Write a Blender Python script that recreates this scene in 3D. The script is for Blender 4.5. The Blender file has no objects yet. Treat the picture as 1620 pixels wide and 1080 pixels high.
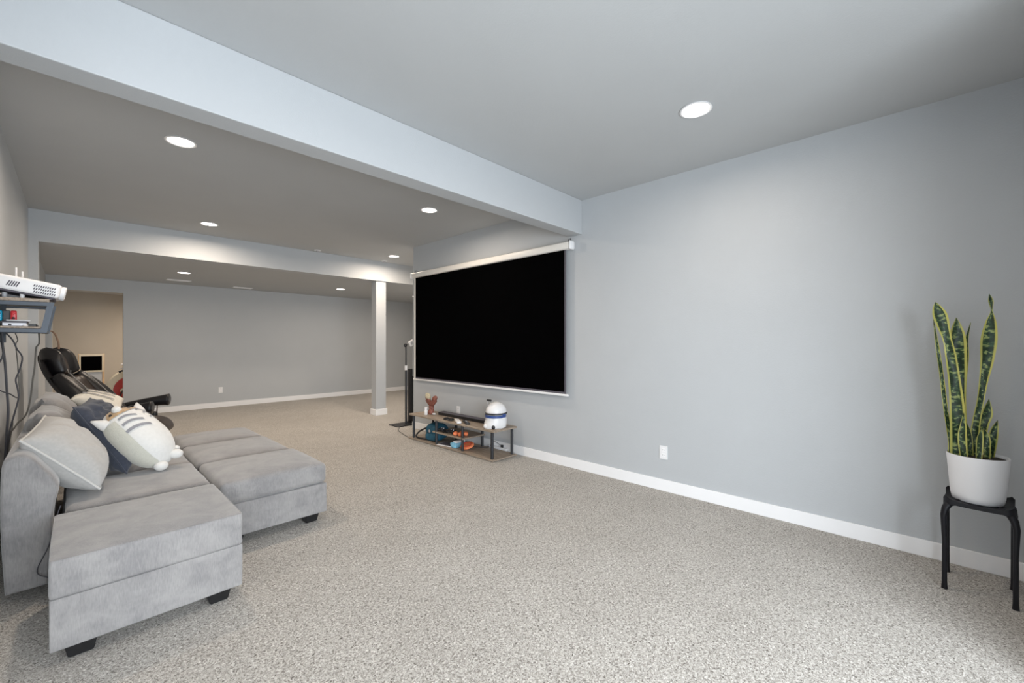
import bpy, bmesh, math, random
from mathutils import Vector, Matrix, noise
random.seed(7)
S = bpy.context.scene
COL = S.collection
PI = math.pi

# ------------------------------------------------------------------ camera
cam_d = bpy.data.cameras.new('camera'); cam = bpy.data.objects.new('camera', cam_d); COL.objects.link(cam)
cam.location = (0, 0, 1.3)
cam.rotation_euler = (PI/2, 0, -math.radians(46.4))
cam_d.sensor_width = 36; cam_d.lens = 661/1620*36; cam_d.shift_y = 1.6/1620
cam_d.clip_start = .02; cam_d.clip_end = 60
S.camera = cam

# ------------------------------------------------------------------ world, daylight, exposure
S.view_settings.view_transform = 'Standard'
S.view_settings.look = 'None'
S.view_settings.gamma = 1
S.view_settings.use_curve_mapping = False
S.view_settings.exposure = 0.06
w = bpy.data.worlds.new('World'); S.world = w; w.use_nodes = True
w.node_tree.nodes['Background'].inputs[0].default_value = (.75, .86, 1, 1)
w.node_tree.nodes['Background'].inputs[1].default_value = 1.0

def area(name, loc, rot, sx, sy, power, color, spread=PI, parent=None, shape='RECTANGLE'):
    l = bpy.data.lights.new(name, 'AREA'); l.shape = shape
    l.size = sx
    if shape == 'RECTANGLE': l.size_y = sy
    l.energy = power; l.color = color; l.spread = spread
    o = bpy.data.objects.new(name, l); COL.objects.link(o)
    o.location = loc; o.rotation_euler = rot
    if parent:
        o.parent = parent; o.location = Vector(loc) - parent.location
    return o
# daylight coming in at the wide patio doorway behind the camera (facing +Y)
area('patio_daylight', (.2, -1.75, 1.12), (math.radians(59), 0, 0), 3.3, 2.0, 262, (.88, .945, 1.0))
# unseen warm area light without a window, far along the middle room, right of the screen wall corner (facing -X)
area('side_light', (6.9, 6.2, 1.5), (0, PI/2, 0), 1.0, 1.2, 22, (1.0, .93, .86))

# ------------------------------------------------------------------ materials
def mat(name, color, rough=.6, metal=0, var=.06, scale=40, bump=0, bscale=200, spec=.5, sheen=0, coat=0, emit=None, estr=0, dark=None):
    m = bpy.data.materials.new(name); m.use_nodes = True
    nt = m.node_tree; N = nt.nodes; L = nt.links; b = N['Principled BSDF']
    tc = N.new('ShaderNodeTexCoord')
    nz = N.new('ShaderNodeTexNoise'); nz.inputs['Scale'].default_value = scale; nz.inputs['Detail'].default_value = 4
    L.new(tc.outputs['Object'], nz.inputs['Vector'])
    cr = N.new('ShaderNodeValToRGB'); L.new(nz.outputs['Fac'], cr.inputs[0])
    c0 = dark or [c*(1-var) for c in color]; c1 = [min(1, c*(1+var)) for c in color]
    cr.color_ramp.elements[0].position = .3; cr.color_ramp.elements[0].color = (*c0, 1)
    cr.color_ramp.elements[1].position = .7; cr.color_ramp.elements[1].color = (*c1, 1)
    L.new(cr.outputs[0], b.inputs['Base Color'])
    b.inputs['Roughness'].default_value = rough; b.inputs['Metallic'].default_value = metal
    b.inputs['Specular IOR Level'].default_value = spec
    if sheen:
        b.inputs['Sheen Weight'].default_value = sheen; b.inputs['Sheen Roughness'].default_value = .5
    if coat: b.inputs['Coat Weight'].default_value = coat
    if bump:
        n2 = N.new('ShaderNodeTexNoise'); n2.inputs['Scale'].default_value = bscale; n2.inputs['Detail'].default_value = 3
        L.new(tc.outputs['Object'], n2.inputs['Vector'])
        bp = N.new('ShaderNodeBump'); bp.inputs['Strength'].default_value = bump; bp.inputs['Distance'].default_value = .01
        L.new(n2.outputs['Fac'], bp.inputs['Height']); L.new(bp.outputs[0], b.inputs['Normal'])
    if emit:
        b.inputs['Emission Color'].default_value = (*emit, 1); b.inputs['Emission Strength'].default_value = estr
    return m

M = {}
M['wall'] = mat('wall_paint', (.485, .505, .523), .62, var=.012, scale=3, bump=.10, bscale=110, spec=.4)
M['ceil'] = mat('ceiling_paint', (.49, .505, .515), .8, var=.012, scale=3, bump=.08, bscale=90, spec=.25)
M['beige'] = mat('beige_wall_paint', (.44, .405, .355), .7, var=.02, scale=3, bump=.08, bscale=110, spec=.3)
M['trim'] = mat('white_trim_paint', (.90, .90, .91), .4, var=.01, scale=5)
M['white'] = mat('white_plastic', (.82, .82, .83), .35, var=.02, scale=20)
M['offwhite'] = mat('screen_case_enamel', (.80, .78, .74), .4, var=.02, scale=20)
M['black'] = mat('black_plastic', (.012, .012, .014), .4, var=.2, scale=30)
M['screen'] = mat('black_screen', (.0006, .0006, .0008), .9, var=.2, scale=5, spec=.02)
M['border'] = mat('screen_border_cloth', (.085, .08, .10), .6, var=.1, scale=20)
M['metal'] = mat('dark_metal', (.035, .037, .042), .45, metal=.3, var=.15, scale=40)
M['blue_metal'] = mat('slate_metal', (.038, .050, .068), .4, metal=.2, var=.08, scale=30)
M['chrome'] = mat('chrome', (.75, .75, .76), .15, metal=1, var=.03)
M['leather'] = mat('black_leather', (.007, .0065, .0075), .36, var=.3, scale=25, bump=.12, bscale=160, spec=.4)
M['leather_b'] = mat('brown_black_leather', (.030, .019, .014), .38, var=.3, scale=8, bump=.12, bscale=160, spec=.4)
M['seam'] = mat('pale_seam_thread', (.25, .24, .23), .6)
M['wood'] = None
M['leg'] = mat('black_wood_foot', (.012, .012, .013), .35, var=.2)
M['pot'] = mat('white_ceramic', (.78, .78, .80), .45, var=.015, scale=6)
M['soil'] = mat('potting_soil', (.025, .018, .012), .9, var=.5, scale=90, bump=.6, bscale=120)
M['stool'] = mat('black_stool_plastic', (.006, .006, .009), .42, var=.2, scale=12, spec=.3)
M['blue_cloth'] = mat('slate_blue_linen', (.034, .041, .062), .85, var=.16, scale=60, bump=.25, bscale=400, sheen=.25)
M['grey_cloth'] = mat('pale_grey_chenille', (.44, .43, .415), .9, var=.06, scale=70, bump=.3, bscale=500, sheen=.3)
M['pipe_cloth'] = mat('pale_piping', (.55, .54, .52), .8, var=.05, scale=90)
M['plush'] = mat('white_plush', (.72, .71, .685), .95, var=.03, scale=60, bump=.3, bscale=300, sheen=.4)
M['plush_c'] = mat('cream_plush', (.56, .55, .48), .95, var=.04, scale=60, bump=.3, bscale=300, sheen=.4)
M['plush_b'] = mat('brown_plush', (.46, .30, .15), .95, var=.35, scale=30, bump=.4, bscale=200, sheen=.4)
M['stripe'] = mat('grey_stripe', (.26, .26, .28), .95, var=.06, scale=60, sheen=.2)
M['cream_cushion'] = mat('cream_cushion_cloth', (.72, .69, .62), .9, var=.04, scale=60, bump=.2, bscale=300)
M['red'] = mat('red_plastic', (.75, .04, .05), .35, var=.05)
M['cyan'] = mat('cyan_plastic', (.02, .45, .70), .35, var=.05)
M['orange'] = mat('orange_rubber', (.86, .24, .10), .5, var=.12, scale=60)
M['teal'] = mat('teal_nylon', (.012, .085, .14), .7, var=.3, scale=18, bump=.4, bscale=60)
M['sky_cloth'] = mat('light_blue_cloth', (.22, .50, .68), .85, var=.2, scale=30)
M['brown_figure'] = mat('red_brown_clay', (.24, .085, .06), .6, var=.45, scale=60, bump=.4, bscale=100)
M['dry_leaf'] = mat('dry_tan_leaf', (.52, .46, .32), .8, var=.2, scale=60)
M['cable'] = mat('dark_grey_cable', (.05, .05, .058), .5)
M['cable_b'] = mat('olive_grey_cable', (.10, .095, .085), .5)
M['silver'] = mat('silver_plastic', (.45, .45, .48), .35, metal=.3)
M['pale_wood'] = mat('pale_wood', (.62, .42, .24), .55, var=.12, scale=12)
M['red_paint'] = mat('dark_red_paint', (.38, .02, .012), .4, var=.1)
M['cream_paint'] = mat('cream_paint', (.62, .55, .42), .45, var=.04)
M['blue_paint'] = mat('blue_stripe_paint', (.03, .07, .25), .45, var=.1)
M['lens'] = mat('lamp_lens', (1, 1, 1), .5, emit=(1, .93, .84), estr=9)
M['copper'] = mat('bronze_trim', (.18, .11, .07), .4)

def sofa_mat():
    m = bpy.data.materials.new('grey_velvet_upholstery'); m.use_nodes = True
    nt = m.node_tree; N = nt.nodes; L = nt.links; b = N['Principled BSDF']
    tc = N.new('ShaderNodeTexCoord')
    a = N.new('ShaderNodeTexNoise'); a.inputs['Scale'].default_value = 7; a.inputs['Detail'].default_value = 6; a.inputs['Roughness'].default_value = .6; a.inputs['Distortion'].default_value = .6
    mp = N.new('ShaderNodeMapping'); mp.inputs['Scale'].default_value = (60, 60, 10)
    c = N.new('ShaderNodeTexNoise'); c.inputs['Scale'].default_value = 4; c.inputs['Detail'].default_value = 4
    L.new(tc.outputs['Object'], a.inputs['Vector']); L.new(tc.outputs['Object'], mp.inputs[0]); L.new(mp.outputs[0], c.inputs['Vector'])
    mx = N.new('ShaderNodeMath'); mx.operation = 'MULTIPLY_ADD'; mx.inputs[1].default_value = .35; 
    L.new(c.outputs['Fac'], mx.inputs[0])
    ml = N.new('ShaderNodeMath'); ml.operation = 'MULTIPLY'; ml.inputs[1].default_value = .65
    L.new(a.outputs['Fac'], ml.inputs[0]); L.new(ml.outputs[0], mx.inputs[2])
    cr = N.new('ShaderNodeValToRGB'); L.new(mx.outputs[0], cr.inputs[0])
    cr.color_ramp.elements[0].position = .38; cr.color_ramp.elements[0].color = (.212, .205, .207, 1)
    cr.color_ramp.elements[1].position = .60; cr.color_ramp.elements[1].color = (.305, .294, .288, 1)
    L.new(cr.outputs[0], b.inputs['Base Color'])
    b.inputs['Roughness'].default_value = .85; b.inputs['Specular IOR Level'].default_value = .2
    b.inputs['Sheen Weight'].default_value = .45; b.inputs['Sheen Roughness'].default_value = .45
    bp = N.new('ShaderNodeBump'); bp.inputs['Strength'].default_value = .25; bp.inputs['Distance'].default_value = .004
    L.new(c.outputs['Fac'], bp.inputs['Height']); L.new(bp.outputs[0], b.inputs['Normal'])
    return m
M['sofa'] = sofa_mat()

def carpet_mat():
    m = bpy.data.materials.new('speckled_carpet'); m.use_nodes = True
    nt = m.node_tree; N = nt.nodes; L = nt.links; b = N['Principled BSDF']
    tc = N.new('ShaderNodeTexCoord')
    a = N.new('ShaderNodeTexNoise'); a.inputs['Scale'].default_value = 118; a.inputs['Detail'].default_value = 3; a.inputs['Roughness'].default_value = .65; a.inputs['Distortion'].default_value = 1.2
    v = N.new('ShaderNodeTexVoronoi'); v.inputs['Scale'].default_value = 150
    big = N.new('ShaderNodeTexNoise'); big.inputs['Scale'].default_value = 2.2; big.inputs['Detail'].default_value = 3
    for n in (a, v, big): L.new(tc.outputs['Object'], n.inputs['Vector'])
    cr = N.new('ShaderNodeValToRGB'); L.new(a.outputs['Fac'], cr.inputs[0])
    e = cr.color_ramp.elements
    e[0].position = .34; e[0].color = (.10, .082, .066, 1)
    e[1].position = .68; e[1].color = (.92, .89, .84, 1)
    k = e.new(.45); k.color = (.42, .39, .35, 1)
    k = e.new(.55); k.color = (.64, .61, .57, 1)
    hs = N.new('ShaderNodeMix'); hs.data_type = 'RGBA'; hs.blend_type = 'MULTIPLY'; hs.inputs[0].default_value = .5
    cr2 = N.new('ShaderNodeValToRGB'); L.new(v.outputs['Color'], cr2.inputs[0])
    cr2.color_ramp.elements[0].color = (.62, .60, .57, 1); cr2.color_ramp.elements[1].color = (1, 1, 1, 1)
    L.new(cr.outputs[0], hs.inputs[6]); L.new(cr2.outputs[0], hs.inputs[7])
    h2 = N.new('ShaderNodeMix'); h2.data_type = 'RGBA'; h2.blend_type = 'MULTIPLY'; h2.inputs[0].default_value = .5
    cr3 = N.new('ShaderNodeValToRGB'); L.new(big.outputs['Fac'], cr3.inputs[0])
    cr3.color_ramp.elements[0].position = .35; cr3.color_ramp.elements[0].color = (.86, .85, .84, 1)
    cr3.color_ramp.elements[1].position = .65; cr3.color_ramp.elements[1].color = (1, 1, 1, 1)
    L.new(hs.outputs[2], h2.inputs[6]); L.new(cr3.outputs[0], h2.inputs[7])
    L.new(h2.outputs[2], b.inputs['Base Color'])
    b.inputs['Roughness'].default_value = .95; b.inputs['Specular IOR Level'].default_value = .1
    b.inputs['Sheen Weight'].default_value = .2
    bp = N.new('ShaderNodeBump'); bp.inputs['Strength'].default_value = .7; bp.inputs['Distance'].default_value = .012
    L.new(a.outputs['Fac'], bp.inputs['Height']); L.new(bp.outputs[0], b.inputs['Normal'])
    return m
M['carpet'] = carpet_mat()

def wood_mat():
    m = bpy.data.materials.new('greige_oak_board'); m.use_nodes = True
    nt = m.node_tree; N = nt.nodes; L = nt.links; b = N['Principled BSDF']
    tc = N.new('ShaderNodeTexCoord'); mp = N.new('ShaderNodeMapping'); mp.inputs['Scale'].default_value = (30, 1.6, 30)
    a = N.new('ShaderNodeTexNoise'); a.inputs['Scale'].default_value = 3; a.inputs['Detail'].default_value = 6; a.inputs['Distortion'].default_value = .8
    L.new(tc.outputs['Object'], mp.inputs[0]); L.new(mp.outputs[0], a.inputs['Vector'])
    cr = N.new('ShaderNodeValToRGB'); L.new(a.outputs['Fac'], cr.inputs[0])
    cr.color_ramp.elements[0].position = .3; cr.color_ramp.elements[0].color = (.20, .15, .11, 1)
    cr.color_ramp.elements[1].position = .7; cr.color_ramp.elements[1].color = (.42, .35, .28, 1)
    L.new(cr.outputs[0], b.inputs['Base Color']); b.inputs['Roughness'].default_value = .5
    return m
M['wood'] = wood_mat()

def leaf_mat():
    m = bpy.data.materials.new('variegated_leaf'); m.use_nodes = True
    nt = m.node_tree; N = nt.nodes; L = nt.links; b = N['Principled BSDF']
    uv = N.new('ShaderNodeUVMap'); uv.uv_map = 'UVMap'
    sx = N.new('ShaderNodeSeparateXYZ'); L.new(uv.outputs[0], sx.inputs[0])
    ab = N.new('ShaderNodeMath'); ab.operation = 'ABSOLUTE'; L.new(sx.outputs[0], ab.inputs[0])
    # cross bands: noise stretched along the leaf
    mp = N.new('ShaderNodeMapping'); mp.inputs['Scale'].default_value = (.7, 34, 1); L.new(uv.outputs[0], mp.inputs[0])
    nz = N.new('ShaderNodeTexNoise'); nz.inputs['Scale'].default_value = 1.6; nz.inputs['Detail'].default_value = 2; nz.inputs['Distortion'].default_value = .3
    L.new(mp.outputs[0], nz.inputs['Vector'])
    cr = N.new('ShaderNodeValToRGB'); L.new(nz.outputs['Fac'], cr.inputs[0])
    e = cr.color_ramp.elements
    e[0].position = .42; e[0].color = (.012, .030, .013, 1); e[1].position = .64; e[1].color = (.30, .36, .13, 1)
    k = e.new(.55); k.color = (.035, .085, .035, 1)
    cm = N.new('ShaderNodeValToRGB'); L.new(ab.outputs[0], cm.inputs[0])
    cm.color_ramp.elements[0].position = .66; cm.color_ramp.elements[0].color = (0, 0, 0, 1)
    cm.color_ramp.elements[1].position = .74; cm.color_ramp.elements[1].color = (1, 1, 1, 1)
    mx = N.new('ShaderNodeMix'); mx.data_type = 'RGBA'
    L.new(cm.outputs[0], mx.inputs[0]); L.new(cr.outputs[0], mx.inputs[6]); mx.inputs[7].default_value = (.52, .50, .13, 1)
    L.new(mx.outputs[2], b.inputs['Base Color'])
    b.inputs['Roughness'].default_value = .38
    return m
M['leaf'] = leaf_mat()

# ------------------------------------------------------------------ mesh helpers (world coordinates; obj() moves them to the parent's base)
def box(bm, x0, x1, y0, y1, z0, z1, bev=0, seg=2, rot=None, piv=None):
    r = bmesh.ops.create_cube(bm, size=1)
    vs = r['verts']
    for v in vs:
        v.co = Vector((x0 + (v.co.x+.5)*(x1-x0), y0 + (v.co.y+.5)*(y1-y0), z0 + (v.co.z+.5)*(z1-z0)))
    if rot is not None:
        p = Vector(piv) if piv is not None else Vector(((x0+x1)/2, (y0+y1)/2, (z0+z1)/2))
        for v in vs: v.co = rot @ (v.co - p) + p
    if bev:
        ed = list({e for v in vs for e in v.link_edges})
        bmesh.ops.bevel(bm, geom=ed, offset=bev, segments=seg, affect='EDGES', profile=.5)
    return bm
def tube(bm, pts, r, seg=10, caps=True, radii=None):
    pts = [Vector(p) for p in pts]; rings = []
    n = len(pts); up = None
    for i, p in enumerate(pts):
        t = (pts[min(i+1, n-1)] - pts[max(i-1, 0)]).normalized()
        if up is None:
            up = Vector((0, 0, 1)) if abs(t.z) < .9 else Vector((1, 0, 0))
        a = (up - t*up.dot(t)).normalized(); b = t.cross(a); up = a
        rr = radii[i] if radii else r
        rings.append([bm.verts.new(p + (a*math.cos(2*PI*k/seg) + b*math.sin(2*PI*k/seg))*rr) for k in range(seg)])
    for i in range(n-1):
        for k in range(seg):
            bm.faces.new((rings[i][k], rings[i][(k+1) % seg], rings[i+1][(k+1) % seg], rings[i+1][k]))
    if caps:
        bm.faces.new(rings[0][::-1]); bm.faces.new(rings[-1])
    return bm
def lathe(bm, prof, c, seg=32, squish=(1, 1)):
    rings = []
    for r, z in prof:
        rings.append([bm.verts.new((c[0] + r*squish[0]*math.cos(2*PI*k/seg), c[1] + r*squish[1]*math.sin(2*PI*k/seg), c[2] + z)) for k in range(seg)])
    for i in range(len(rings)-1):
        for k in range(seg):
            bm.faces.new((rings[i][k], rings[i][(k+1) % seg], rings[i+1][(k+1) % seg], rings[i+1][k]))
    bm.faces.new(rings[0][::-1]); bm.faces.new(rings[-1])
    return bm
def spline(pts, n=8):
    P = [Vector(p) for p in pts]; out = []
    for i in range(len(P)-1):
        p0 = P[max(i-1, 0)]; p1 = P[i]; p2 = P[i+1]; p3 = P[min(i+2, len(P)-1)]
        for k in range(n):
            t = k/n
            out.append(.5*((2*p1) + (p2-p0)*t + (2*p0-5*p1+4*p2-p3)*t*t + (3*p1-p0-3*p2+p3)*t**3))
    out.append(P[-1]); return out
def softbox(bm, x0, x1, y0, y1, z0, z1, r=.03, crown=0, n=14, wob=0, frame=None, side=0):
    """upholstered block: rounded edges, crowned top, slight fabric unevenness"""
    h = Vector(((x1-x0)/2, (y1-y0)/2, (z1-z0)/2)); c = Vector(((x0+x1)/2, (y0+y1)/2, (z0+z1)/2))
    r = min(r, h.x*.98, h.y*.98, h.z*.98)
    def ax(hh):
        s = [-hh + r*(1-math.cos(a)) for a in (0, PI/8, PI/4, 3*PI/8, PI/2)]
        m = [-(hh-r) + (2*(hh-r))*k/n for k in range(1, n)]
        return s + m + [-q for q in s[::-1]]
    X, Y, Z = ax(h.x), ax(h.y), ax(h.z)
    cache = {}
    def V(i, j, k):
        key = (i, j, k)
        if key in cache: return cache[key]
        p = Vector((X[i], Y[j], Z[k]))
        q = Vector((max(-h.x+r, min(h.x-r, p.x)), max(-h.y+r, min(h.y-r, p.y)), max(-h.z+r, min(h.z-r, p.z))))
        d = p - q
        if d.length > 1e-9: p = q + d.normalized()*r
        u, v = p.x/h.x, p.y/h.y
        if crown and p.z > 0: p.z += crown*(1-abs(u)**2.5)*(1-abs(v)**2.5)*(p.z/h.z)
        if side:
            f = (1-(p.z/h.z)**2)
            p.x += side*f*(1-abs(v)**2.5)*u; p.y += side*f*(1-abs(u)**2.5)*v
        pw = p + c
        if wob: pw += d.normalized()*wob*(noise.noise(pw*6) + .5*noise.noise(pw*17)) if d.length > 1e-9 else Vector((0, 0, 0))
        if frame is not None: pw = frame @ pw
        cache[key] = bm.verts.new(pw); return cache[key]
    a, b, g = len(X), len(Y), len(Z)
    def quad(p1, p2, p3, p4):
        try: bm.faces.new((V(*p1), V(*p2), V(*p3), V(*p4)))
        except ValueError: pass
    for i in range(a-1):
        for j in range(b-1):
            quad((i, j, 0), (i, j+1, 0), (i+1, j+1, 0), (i+1, j, 0)); quad((i, j, g-1), (i+1, j, g-1), (i+1, j+1, g-1), (i, j+1, g-1))
        for k in range(g-1):
            quad((i, 0, k), (i+1, 0, k), (i+1, 0, k+1), (i, 0, k+1)); quad((i, b-1, k), (i, b-1, k+1), (i+1, b-1, k+1), (i+1, b-1, k))
    for j in range(b-1):
        for k in range(g-1):
            quad((0, j, k), (0, j, k+1), (0, j+1, k+1), (0, j+1, k)); quad((a-1, j, k), (a-1, j+1, k), (a-1, j+1, k+1), (a-1, j, k+1))
    return bm
def pillow(bm, A, B, C, D, th, n=24, wr=.012, pinch=.06, seed=0, fwr=9):
    """cushion spanning corners A,B,C,D (in order); returns edge loop points for piping"""
    A, B, C, D = map(Vector, (A, B, C, D)); nrm = (C-A).cross(D-B).normalized()
    def P(u, v):
        uu, vv = 2*u-1, 2*v-1
        # pinch the sides so that the corners look like ears
        du = pinch*(1-vv*vv)*uu; dv = pinch*(1-uu*uu)*vv
        u2, v2 = u-du*.5, v-dv*.5
        return (A*(1-u2)*(1-v2) + B*u2*(1-v2) + C*u2*v2 + D*(1-u2)*v2)
    rows = {}
    for s in (1, -1):
        g = []
        for i in range(n+1):
            row = []
            for j in range(n+1):
                u, v = i/n, j/n; edge = i in (0, n) or j in (0, n)
                if s == -1 and edge: row.append(rows[1][i][j]); continue
                uu, vv = abs(2*u-1), abs(2*v-1)
                t = th/2*((1-uu**2.6)*(1-vv**2.6))**.5
                p = P(u, v) + nrm*s*t
                if not edge:
                    q = Vector((u*fwr*.6, v*fwr*.6, seed+s*3)); f = (1-uu**6)*(1-vv**6)
                    p += nrm*s*f*wr*(noise.noise(q) + .6*noise.noise(q*2.3))
                row.append(bm.verts.new(p))
            g.append(row)
        rows[s] = g
    for s in (1, -1):
        g = rows[s]
        for i in range(n):
            for j in range(n):
                f = (g[i][j], g[i+1][j], g[i+1][j+1], g[i][j+1])
                bm.faces.new(f if s == 1 else f[::-1])
    g = rows[1]
    loop = [g[i][0].co.copy() for i in range(n)] + [g[n][j].co.copy() for j in range(n)] + [g[n-i][n].co.copy() for i in range(n)] + [g[0][n-j].co.copy() for j in range(n+1)]
    return loop
def sphere(bm, c, r, su=16, sv=10, M3=None):
    c = Vector(c); r = Vector(r if hasattr(r, '__len__') else (r, r, r))
    res = bmesh.ops.create_uvsphere(bm, u_segments=su, v_segments=sv, radius=1)
    for v in res['verts']:
        p = Vector((v.co.x*r.x, v.co.y*r.y, v.co.z*r.z))
        if M3 is not None: p = M3 @ p
        v.co = p + c
    return bm
def obj(name, bm, m, parent=None, smooth=False, label=None, ang=40):
    me = bpy.data.meshes.new(name)
    bmesh.ops.recalc_face_normals(bm, faces=bm.faces)
    if parent is not None:
        org = parent.matrix_world.translation if False else world_loc(parent)
        bmesh.ops.translate(bm, verts=bm.verts, vec=-org)
    if smooth:
        for f in bm.faces: f.smooth = True
        for e in bm.edges:
            if len(e.link_faces) == 2 and e.calc_face_angle(0) > math.radians(ang): e.smooth = False
    bm.to_mesh(me); bm.free()
    me.materials.append(m)
    o = bpy.data.objects.new(name, me); COL.objects.link(o)
    if parent is not None: o.parent = parent
    if label: o['label'] = label
    return o
def world_loc(o):
    l = Vector(o.location)
    while o.parent: o = o.parent; l += Vector(o.location)
    return l
def rebase(o, p):
    """give a one-mesh thing its origin at its base"""
    p = Vector(p); o.data.transform(Matrix.Translation(-p)); o.location = p; return o
def thing(name, label, cat, loc, group=None):
    o = bpy.data.objects.new(name, None); COL.objects.link(o); o.location = loc
    o.empty_display_size = .1; o['label'] = label; o['category'] = cat
    if group: o['group'] = group
    return o
def tag(o, label, cat, group=None, base=None):
    o['label'] = label; o['category'] = cat
    if group: o['group'] = group
    if base: rebase(o, base)
    return o
NB = bmesh.new
def struct(name, bm, m, parent=None, smooth=False):
    o = obj(name, bm, m, parent, smooth)
    if parent is None: o['kind'] = 'structure'
    return o

# ------------------------------------------------------------------ the room shell
XW, XL, YS, YH, YB, H, HA = 3.577, -.335, 5.48, 6.86, 10.05, 2.746, 2.40
struct('floor', box(NB(), -2.2, 7.2, -1.8, 13.4, -.05, 0), M['carpet'])
struct('ceiling', box(NB(), -2.2, 7.2, -1.8, YH+.2, H, H+.1), M['ceil'])
struct('ceiling', box(NB(), XL-.12, 7.2, YH+.201, YB+.001, HA, HA+.1), M['ceil'])
struct('wall_left', box(NB(), XL-.12, XL, 1.0, YH, 0, H), M['wall'])
struct('wall_left', box(NB(), -2.12, -2.0, -1.8, 1.0, 0, H), M['wall'])
struct('wall_left', box(NB(), -2.12, XL-.121, 1.0, 1.12, 0, H), M['wall'])
struct('wall_right', box(NB(), XW, XW+.14, -1.8, YS, 0, H), M['wall'])
struct('wall_end', box(NB(), 7.0, 7.12, YS-.02, YB, 0, H), M['wall'])
struct('wall_return', box(NB(), XW+.141, 7.0, YS-.14, YS-.02, 0, H), M['wall'])
# wall behind the camera, with the wide patio doorway
b = NB()
box(b, -2.12, -1.5, -1.8, -1.6, 0, H); box(b, 1.9, 2.42, -1.8, -1.6, 0, H); box(b, -1.5, 1.9, -1.8, -1.6, 2.15, H); box(b, 2.42, XW, -1.8, -.5, 0, H)
struct('wall_front', b, M['wall'])
# header wall with left stub, resting on the column; the openings run under it
b = NB()
box(b, XL, 7.0, YH, YH+.2, HA, H); box(b, XL, -.262, YH, YH+.2, 0, HA)
struct('wall_header', b, M['wall'])
struct('wall_left', box(NB(), -.43, -.31, YH+.2, YB, 0, HA), M['wall'])
# back wall with doorway
b = NB()
box(b, -.31, -.235, YB, YB+.14, 0, HA); box(b, .609, 7.0, YB, YB+.14, 0, HA); box(b, -.235, .609, YB, YB+.14, 2.175, HA)
struct('wall_back', b, M['wall'])
# beige room behind it
struct('wall_far', box(NB(), -1.2, 3.2, 13.2, 13.32, 0, HA), M['beige'])
struct('wall_side', box(NB(), -1.2, -1.08, YB+.14, 13.2, 0, HA), M['beige'])
struct('wall_side', box(NB(), 3.08, 3.2, YB+.14, 13.2, 0, HA), M['beige'])
struct('ceiling', box(NB(), -1.2, 3.2, YB+.002, 13.32, HA, HA+.1), M['ceil'])
# dropped beam between front and middle room
struct('trim_1', box(NB(), XL, XW, 2.418, 2.577, HA, H, bev=.006), M['wall'])
# column under the header with its plinth
col = struct('trim_2', box(NB(), 3.722, 3.915, 6.885, 7.06, 0, HA, bev=.006), M['wall'])
b = NB(); box(b, 3.706, 3.931, 6.869, 7.076, 0, .105, bev=.003)
pl = obj('plinth', b, M['trim'], col)
# baseboards
def base(name, *bs):
    b = NB()
    for x0, x1, y0, y1 in bs: box(b, x0, x1, y0, y1, 0, .1, bev=.003)
    return struct(name, b, M['trim'])
base('baseboard_right', (XW-.014, XW, -.5, YS))
base('baseboard_return', (XW-.014, XW+.14, YS, YS+.014), (XW+.14, 7.0, YS-.02, YS))
base('baseboard_back', (.609, 7.0, YB-.014, YB), (-.31, -.235, YB-.014, YB))
base('baseboard_left', (XL, XL+.014, 1.0, YH), (-.31, -.296, YH+.2, YB-.014))
base('baseboard_front', (2.42, XW-.014, -.5, -.486))
base('baseboard_header', (XL+.014, -.262, YH-.014, YH), (-.262, -.248, YH, YH+.2))
base('baseboard_far', (-1.08, 3.08, 13.186, 13.2))
# patio door frame behind the camera (the door stands open)
b = NB()
box(b, -1.5, -1.45, -1.72, -1.62, 0, 2.15, bev=.003); box(b, 1.85, 1.9, -1.72, -1.62, 0, 2.15, bev=.003); box(b, -1.45, 1.85, -1.72, -1.62, 2.1, 2.15, bev=.003)
struct('door_1', b, M['trim'])

# ------------------------------------------------------------------ ceiling fittings
def recessed(x, y, z, label, power=9):
    t = thing('recessed_light', label, 'ceiling light', (x, y, z), None)
    b = NB()
    prof = [(.092, -.001), (.094, -.006), (.084, -.008), (.075, -.003), (.075, -.0005)]
    rings = []
    for r, dz in prof: rings.append([b.verts.new((x+r*math.cos(2*PI*k/40), y+r*math.sin(2*PI*k/40), z+dz)) for k in range(40)])
    for i in range(len(rings)-1):
        for k in range(40): b.faces.new((rings[i][k], rings[i][(k+1) % 40], rings[i+1][(k+1) % 40], rings[i+1][k]))
    obj('trim_ring', b, M['white'], t, True)
    b = NB(); lathe(b, [(.0745, -.0045), (.0745, -.001)], (x, y, z), 32)
    obj('lens', b, M['lens'], t)
    area('lamp_glow', (x, y, z-.012), (0, 0, 0), .14, .14, power, (1, .84, .68), PI*.95, t, 'DISK')
    return t
recessed(2.665, .962, H, 'large recessed ceiling light alone on the front ceiling, above the right wall', 8)
recessed(.55, .962, H, 'recessed ceiling light in the front ceiling over the doorway, outside the picture', 8)
recessed(.534, 3.80, H, 'recessed ceiling light just behind the beam, above the sofa', 16)
recessed(2.679, 3.80, H, 'recessed ceiling light above the projector screen', 16)
recessed(1.143, 6.187, H, 'recessed ceiling light on the left, right before the header over the alcove', 25)
recessed(3.702, 6.259, H, 'recessed ceiling light beside the top of the column', 25)
recessed(1.201, 8.272, HA, 'recessed light in the lower alcove ceiling, beside the air vents', 12)
recessed(3.794, 8.479, HA, 'recessed light in the lower alcove ceiling, near the column', 12)
recessed(5.6, 8.479, HA, 'recessed light in the lower alcove ceiling, hidden right of the screen', 9)
recessed(.9, 11.1, HA, 'recessed light in the beige back room, out of sight', 32)
recessed(1.9, 12.0, HA, 'second recessed light in the beige back room, out of sight', 32)
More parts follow.
